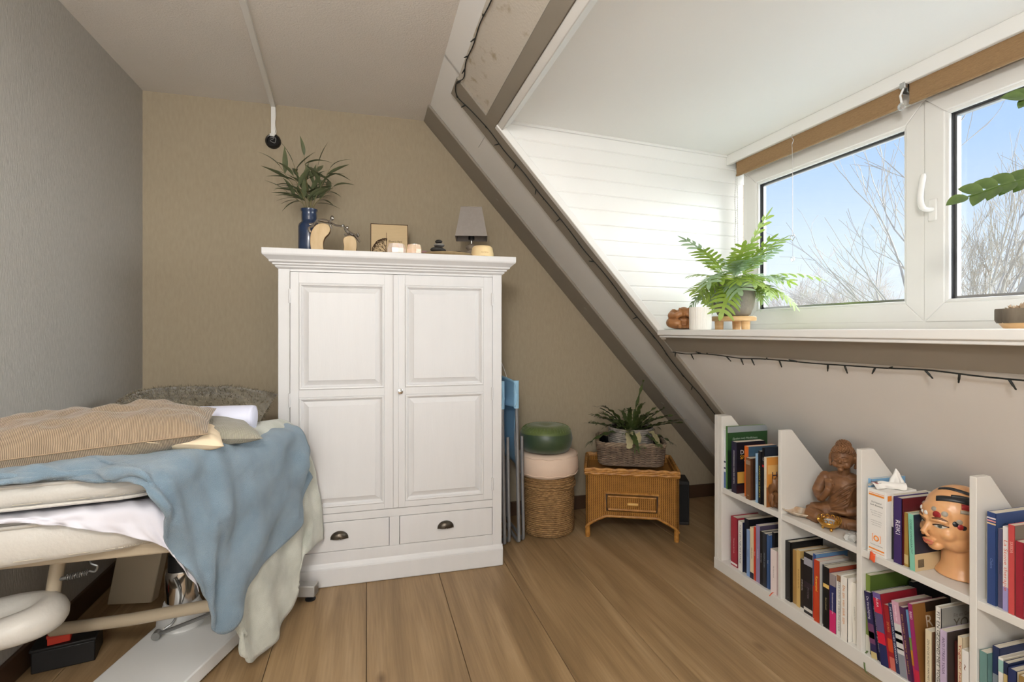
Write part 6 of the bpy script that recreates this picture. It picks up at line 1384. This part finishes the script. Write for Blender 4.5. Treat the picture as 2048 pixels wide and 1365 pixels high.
# ================================================================ WINDOW SILL
SZ = 1.205
o = crouch(None, 1.34, m_carv2, (1.56, 2.325, SZ + 0.004), math.radians(-28)); o.name = 'wooden_carving'
tag(o, 'light brown carved crouching figure on the window sill by the boards', 'carving', 'wooden crouching figures')
m_ceram = M('cream_ceramic', (236, 232, 224), rough=0.4)
tag(B().lathe([(0.001, 0.0), (0.048, 0), (0.051, 0.006), (0.0515, 0.10), (0.0505, 0.110), (0.046, 0.110), (0.045, 0.10), (0.044, 0.012), (0.001, 0.010)], 128, wob=lambda th, z: 1 + (0.022 * math.cos(th * 32) if 0.004 < z < 0.104 else 0))
    .build('ribbed_pot', m_ceram, None, True, 50, loc=(1.575, 2.205, SZ)), 'small cream ribbed pot on the sill beside the wooden stool', 'pot')
m_pine = wood('pale_pine', (226, 188, 138), (206, 160, 106), 0.45, (8, 8, 40))
st = thing('plant_stool', 'small round pine plant stool on the window sill', 'stool', (1.80, 2.245, SZ), 0.4)
B().lathe([(0.001, 0.044), (0.102, 0.044), (0.106, 0.048), (0.106, 0.064), (0.102, 0.068), (0.001, 0.068)], 40).build('top', m_pine, st, True, 40)
for k in range(3):
    a = k * 2.094 + 0.3; B().lathe([(0.020, 0.0), (0.022, 0.046)], 16, Matrix.Translation((0.072 * math.cos(a), 0.072 * math.sin(a), 0))).build('leg', m_pine, st, True)
m_crack = M('crackled_grey_glaze', (110, 104, 98), rough=0.6, col2=(158, 148, 134), scale=9, bump=0.5, bscale=55)
tag(B().lathe([(0.001, 0.0), (0.066, 0.0), (0.078, 0.008), (0.095, 0.05), (0.101, 0.10), (0.098, 0.15), (0.092, 0.182), (0.086, 0.184), (0.084, 0.16), (0.001, 0.155)], 48).build('plant_pot', m_crack, None, True, 50, loc=(1.80, 2.245, SZ + 0.0685)), 'round dark grey crackled plant pot on the pine stool', 'plant pot')
m_fl1 = M('blue_star_fern_green', (158, 180, 78), rough=0.45, col2=(128, 156, 66), scale=14); m_fl2 = M('blue_star_fern_grey', (168, 188, 158), rough=0.5, col2=(134, 162, 116), scale=14)
def thin_leaf(m, fac):
    N = m.node_tree.nodes; L = m.node_tree.links; p = N['Principled BSDF']; out = N['Material Output']
    tl = N.new('ShaderNodeBsdfTranslucent'); mx_ = N.new('ShaderNodeMixShader'); mx_.inputs[0].default_value = fac
    src = p.inputs['Base Color'].links[0].from_socket; L.new(src, tl.inputs['Color'])
    L.new(p.outputs[0], mx_.inputs[1]); L.new(tl.outputs[0], mx_.inputs[2]); L.new(mx_.outputs[0], out.inputs['Surface'])
thin_leaf(m_fl1, 0.4); thin_leaf(m_fl2, 0.35)
def lobed(L_, lobes, ll, seed, bend, mat):
    """deeply lobed fern frond along +x; petiole first, then blade"""
    r_ = random.Random(seed); b = B()
    def P(u, y, lift=0.0):
        a = bend * u; k = L_ / max(bend, 0.05)
        return (k * math.sin(a), y, -k * (1 - math.cos(a)) + lift)
    n = 24; vs = []
    for i in range(n + 1):
        u = i / n; w = 0.0018 if u < 0.35 else 0.0018 + 0.0085 * math.sin(PI * min(1, (u - 0.35) / 0.65 * 0.9 + 0.06)); vs += [P(u, -w, .0015), P(u, 0), P(u, w, .0015)]
    b.add(vs, [(i * 3 + j, i * 3 + j + 1, i * 3 + 4 + j, i * 3 + 3 + j) for i in range(n) for j in range(2)])
    for k in range(lobes):
        u0 = 0.42 + 0.50 * k / max(1, lobes - 1); l = ll * (0.6 + 0.55 * math.sin(PI * (0.15 + 0.7 * k / lobes))) * r_.uniform(0.85, 1.15)
        for s in (-1, 1):
            hw = 0.0145 * L_ / 0.3 + 0.003; sl = 0.30 * l / L_; m = 5; vs = []
            for j in range(m + 1):
                q = j / m; wv = hw * (1.0, 1.05, 1.15, 1.1, 0.85, 0.25)[j] * 0.5 / L_
                uu = u0 + sl * q * 1.4; y = s * (0.004 + l * q); lf = 0.10 * l * math.sin(q * 2.2) * (1 if k % 2 else 0.5) - 0.25 * l * q * q
                vs += [P(uu - wv, y, lf), P(uu + wv, y, lf)]
            b.add(vs, [(2 * j, 2 * j + 1, 2 * j + 3, 2 * j + 2) for j in range(m)])
    # terminal lobe
    vs = []
    for j in range(6):
        q = j / 5; w = 0.011 * (0.8, 1.0, 1.1, 1.0, 0.7, 0.15)[j]; vs += [P(0.94 + 0.16 * q, -w), P(0.94 + 0.16 * q, w)]
    b.add(vs, [(2 * j, 2 * j + 1, 2 * j + 3, 2 * j + 2) for j in range(5)])
    return b.mesh('frond', mat, True, 180)
fn = thing('blue_star_fern', 'bright green lobed fern growing in the grey pot on the sill', 'plant', (1.80, 2.245, SZ + 0.0685))
rf = random.Random(33)
for i in range(60):
    a = rf.uniform(-PI, PI); el = rf.choice((0.1, 0.35, 0.6, 0.85, 1.1, 1.3)); L_ = rf.uniform(0.20, 0.31) if i < 38 else rf.uniform(0.14, 0.21); bd = rf.uniform(0.9, 2.0) if el < 0.9 else rf.uniform(0.4, 1.0)
    if math.sin(a) > 0.55: L_ *= 0.8
    if i < 4: a, el, L_, bd = ((-2.75, 0.55, 0.36, 1.3), (-0.72, 0.5, 0.37, 0.9), (-1.5, 1.3, 0.37, 0.4), (2.9, 1.15, 0.34, 0.7))[i]
    me = lobed(L_, rf.choice((5, 6, 6, 7)), rf.uniform(0.042, 0.058), i, bd, m_fl1 if i % 3 else m_fl2)
    d = (math.cos(a) * math.cos(el), math.sin(a) * math.cos(el), math.sin(el))
    mesh_obj('frond', me, fn, (0.03 * math.cos(a), 0.03 * math.sin(a), 0.155), aim(d, rf.uniform(-.5, .5)))
# heart pendant hanging from the pelmet
m_wire = M('thin_silver_wire', (190, 184, 180), rough=0.35, metal=0.8)
t = thing('heart_pendant', 'silver heart pendant on a long thread hanging in the left window', 'pendant', (2.022, 2.095, 2.15))
B().tube(spline([(0.004, 0.006, 0.02), (-0.004, 0.0, 0.012), (-0.010, -0.006, 0.0), (-0.006, -0.012, -0.014), (0, 0, -0.022), (0.002, 0.006, -0.030), (-0.003, 0.0, -0.045)], 30), 0.0018, 6).build('hook', m_wire, t, True)
B().tube(spline([(-0.003, 0, -0.045), (0.0, 0, -0.2), (0.001, 0.001, -0.33), (0, 0, -0.475)], 20), 0.0012, 5).build('thread', m_wire, t, True)
hp = []
for k in range(40):
    q = 2 * PI * k / 40; hp.append((0, 0.0011 * 16 * math.sin(q) ** 3 * 0.75, -0.490 + 0.0010 * (13 * math.cos(q) - 5 * math.cos(2 * q) - 2 * math.cos(3 * q) - math.cos(4 * q))))
B().tube(hp, 0.0018, 6, closed=True).build('heart', m_wire, t, True)
B().tube([(0, 0, -0.505), (0, 0, -0.585)], 0.0008, 5).build('lower_thread', m_wire, t)
B().ball((0, 0, -0.597), (0.010, 0.010, 0.013), 8, 6).build('crystal_drop', m_clear, t)
# log planter at the right
m_bark = M('rough_bark', (126, 114, 98), rough=0.95, col2=(84, 74, 62), scale=16, stretch=(1, 1, 0.3), bump=0.8, bscale=30, bstretch=(1, 1, 0.3))
t = thing('log_planter', 'bark-covered log slice planter at the right end of the sill', 'planter', (1.745, 0.985, SZ))
B().lathe([(0.001, 0), (0.054, 0), (0.064, 0.014), (0.064, 0.018)], 40).build('peeled_base', m_pine, t, True, 50)
B().lathe([(0.066, 0.016), (0.070, 0.024), (0.070, 0.052), (0.069, 0.056), (0.052, 0.056), (0.050, 0.045), (0.001, 0.045)], 60, wob=lambda th, z: 1 + 0.03 * math.sin(th * 9) + 0.02 * math.sin(th * 23 + 1)).build('bark', m_bark, t, True, 60)
m_dried = M('dried_moss', (206, 190, 168), rough=0.95, col2=(160, 130, 100), scale=40)
tf = B(); rm = random.Random(6)
for k in range(140):
    a, r_ = rm.uniform(0, 2 * PI), 0.05 * math.sqrt(rm.random()); d = Vector((rm.uniform(-1, 1), rm.uniform(-1, 1), rm.uniform(0.3, 1.3))).normalized() * rm.uniform(0.012, 0.028)
    p = Vector((r_ * math.cos(a), r_ * math.sin(a), 0.048)); w = d.cross(Vector((0.3, 0.2, 1))).normalized() * 0.004
    tf.add([p - w, p + w, p + d * 0.6 + w * 1.5, p + d], [(0, 1, 2, 3)])
o = tf.build('dried_moss', m_dried, t); o['kind'] = 'stuff'
# zz plant just outside the right edge, one stem reaching into view
m_zz = M('glossy_dark_leaf', (66, 88, 40), rough=0.25, col2=(96, 118, 60), scale=16)
t = tag(B().lathe([(0.001, 0.0), (0.062, 0.0), (0.075, 0.10), (0.072, 0.13), (0.066, 0.13), (0.060, 0.10), (0.001, 0.095)], 40).build('white_plant_pot', m_ceram, None, True, 50, loc=(1.78, 0.74, SZ)), 'plain white plant pot on the sill holding the arching glossy stems', 'plant pot')
zz = thing('zz_plant', 'arching glossy-leaved stems entering the right edge in front of the window', 'plant', (1.78, 0.74, SZ))
def ovate(L_, W):
    vs = []; fs = []
    for i in range(9):
        u = i / 8; w = W * math.sin(PI * u ** 0.85) ** 0.8 + 0.0003; vs += [(L_ * u, -w, 0.3 * w - 0.10 * L_ * u * u), (L_ * u, 0, -0.10 * L_ * u * u), (L_ * u, w, 0.3 * w - 0.10 * L_ * u * u)]
    fs = [(i * 3 + j, i * 3 + j + 1, i * 3 + 4 + j, i * 3 + 3 + j) for i in range(8) for j in range(2)]
    return B().add(vs, fs).mesh('leaf', m_zz, True, 180)
ov = ovate(0.056, 0.0185)
def face(d, want=Vector((-0.85, -0.35, 0.5))):
    """leaf along d, its upper side turned to the room"""
    X = Vector(d).normalized(); Z = (want - X * want.dot(X)).normalized(); Y = Z.cross(X)
    return Matrix((X, Y, Z)).transposed().to_euler()
def zz_stem(pts, n0, n1):
    S = spline(pts, 40); B().tube(S, [0.006 - 0.004 * i / 39 for i in range(40)], 8).build('stem', m_zz, zz, True)
    for k in range(n0, n1):
        i = min(38, k * 3); d = (S[i + 1] - S[i]).normalized(); side = d.cross(Vector((0, 0, 1))).normalized()
        for s in (-1, 1): mesh_obj('leaf', ov, zz, S[i], face(d * 0.8 + side * s * 0.35 + Vector((0, 0, 0.55 * s))), (1, 1, 1))
    mesh_obj('leaf', ov, zz, S[39], face(S[39] - S[36]))
zz_stem([(0, 0, 0.09), (0.01, 0.03, 0.25), (-0.02, 0.14, 0.385), (-0.085, 0.242, 0.400), (-0.185, 0.300, 0.365)], 5, 13)
zz_stem([(0.01, 0.0, 0.09), (0.02, 0.05, 0.3), (0.0, 0.13, 0.50), (-0.03, 0.20, 0.60), (-0.075, 0.232, 0.62)], 5, 13)
zz_stem([(0, -0.01, 0.09), (0.0, -0.05, 0.3), (-0.01, -0.12, 0.48), (-0.03, -0.2, 0.55)], 5, 13)

# ================================================================ FAIRY LIGHTS
m_cable = M('dark_green_cable', (30, 34, 32), rough=0.6)
blb = B().lathe([(0.0015, 0.0), (0.0032, 0.002), (0.0032, 0.018), (0.0024, 0.022), (0.0022, 0.030), (0.0005, 0.032)], 8).mesh('bulb', m_cable, True, 60)
def fairy(name_label, path, n, step, seed, upd):
    t = thing('fairy_lights', name_label, 'string lights'); S = spline(path, n); r_ = random.Random(seed)
    S2 = [p + Vector((0, 0, 0)) for p in S]
    B().tube(S2, 0.0026, 6).build('cable', m_cable, t, True)
    for i in range(3, n - 2, step):
        j = min(n - 3, i + r_.randint(-1, 1)); d = (S2[j + 1] - S2[j]).normalized()
        o_ = mesh_obj('bulb', blb, t, S2[j]); v = (d * r_.uniform(-0.9, 0.9) + upd(r_)).normalized()
        o_.rotation_euler = v.to_track_quat('Z', 'Y').to_euler()
r0 = random.Random(12)
path = [Vector(sp(0.135 + r0.uniform(-.008, .012), 0.2 + 0.15 * k, 0.010)) for k in range(15)]
path += [Vector(sp(0.150, 2.42, 0.012)), Vector(sp(0.128, 2.50, 0.022)), Vector(sp(0.16, 2.585, 0.024))]
path += [Vector(sp(0.26 + 0.13 * k, 2.555 - 0.02 * min(1, k / 4) + r0.uniform(-.010, .010), 0.022)) for k in range(20)]
fairy('dark string of unlit fairy lights along the ceiling board and down the slope beam', path, 150, 4, 1, lambda r_: Vector((0, r_.choice((-1, 1)) * 0.9, 0)) + DN * 0.5)
path = [Vector(sp(sx_(1.607) + 0.004 + 0.006 * k / 15 + r0.uniform(-.006, .008), 2.50 - 0.135 * k, 0.014)) for k in range(16)]
fairy('dark string of unlit fairy lights under the window sill', path, 90, 4, 2, lambda r_: Vector((0, r_.uniform(-.5, .5), 0)) + DS * r_.choice((1, 1, -0.6)) * 0.9 + DN * 0.3)

# ================================================================ OUTSIDE
gnd = B().box(2.6, 80, -40, 60, -5.2, -5.0).build('ground', M('pale_bounce_ground', (206, 208, 196), rough=1.0, var=0.15, scale=0.3)); struct(gnd)  # ground paled to bounce daylight up onto the dormer ceiling
m_bark2 = M('haze_paled_bark', (206, 196, 180), rough=0.95, col2=(184, 172, 154), scale=2)  # outdoor haze and overexposure mixed into the bark colour
m_bark3 = M('hazy_twigs', (216, 206, 196), rough=0.95, col2=(202, 190, 176), scale=1)  # paler still, distance haze put into the twig colour
def tree(label, base, h, r, seed, levels, spread, mat, lean=(0, 0), kids=(3, 4), thin=0.0045):
    t = thing('bare_tree', label, 'tree', base, 0, 'bare trees outside'); rnd_ = random.Random(seed)
    tr = B(); brn = B()
    def grow(p, d, l, rad, lev):
        n = 4; pts = [p]; dd = d.copy()
        for i in range(n):
            dd = (dd + Vector((rnd_.uniform(-1, 1), rnd_.uniform(-1, 1), rnd_.uniform(-.5, .8))) * 0.16).normalized(); pts.append(pts[-1] + dd * l / n)
        rs_ = [max(thin * .6, rad * (1 - 0.38 * i / n)) for i in range(n + 1)]
        (tr if lev == levels else brn).tube(pts, rs_, 6 if lev >= levels - 1 else (4 if lev > 1 else 3), caps=False)
        if lev == 0: return
        for k in range(rnd_.randint(*kids)):
            i = rnd_.randint(1, n) if lev < levels else rnd_.randint(2, n)
            ax = Vector((rnd_.uniform(-1, 1), rnd_.uniform(-1, 1), rnd_.uniform(-1, 1))).normalized()
            nd = (Quaternion(ax, rnd_.uniform(0.5, 1.0) * spread) @ dd); nd = (nd + Vector((0, 0, 0.12))).normalized()
            grow(pts[i], nd, l * rnd_.uniform(0.58, 0.80), rs_[i] * 0.62, lev - 1)
        grow(pts[-1], dd, l * 0.72, rs_[-1] * 0.85, lev - 1)
    grow(Vector((0, 0, 0)), Vector((lean[0], lean[1], 1)).normalized(), h * 0.42, r, levels)
    tr.build('trunk', mat, t, True, 180); brn.build('branches', mat, t, True, 180)
tree('large bare tree filling the right window pane', (11.0, 6.9, -5.0), 12.0, 0.19, 12, 5, 0.75, m_bark2, (0.05, -0.08), (2, 3), 0.010)
tree('bare tree whose twigs reach past the left side of the window mullion', (18.8, 12.6, -5.0), 10.2, 0.19, 8, 5, 0.58, m_bark2, (0.06, -0.06), (3, 4), 0.011)
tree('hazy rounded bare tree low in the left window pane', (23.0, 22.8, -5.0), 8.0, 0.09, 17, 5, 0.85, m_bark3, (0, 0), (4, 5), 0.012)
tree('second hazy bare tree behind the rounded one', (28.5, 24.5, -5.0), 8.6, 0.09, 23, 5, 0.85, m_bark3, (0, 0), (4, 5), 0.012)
tree('slender bare tree at the right edge of the right window pane', (15.5, 7.0, -5.0), 12.0, 0.17, 41, 5, 0.85, m_bark2, (0, 0), (2, 4), 0.010)
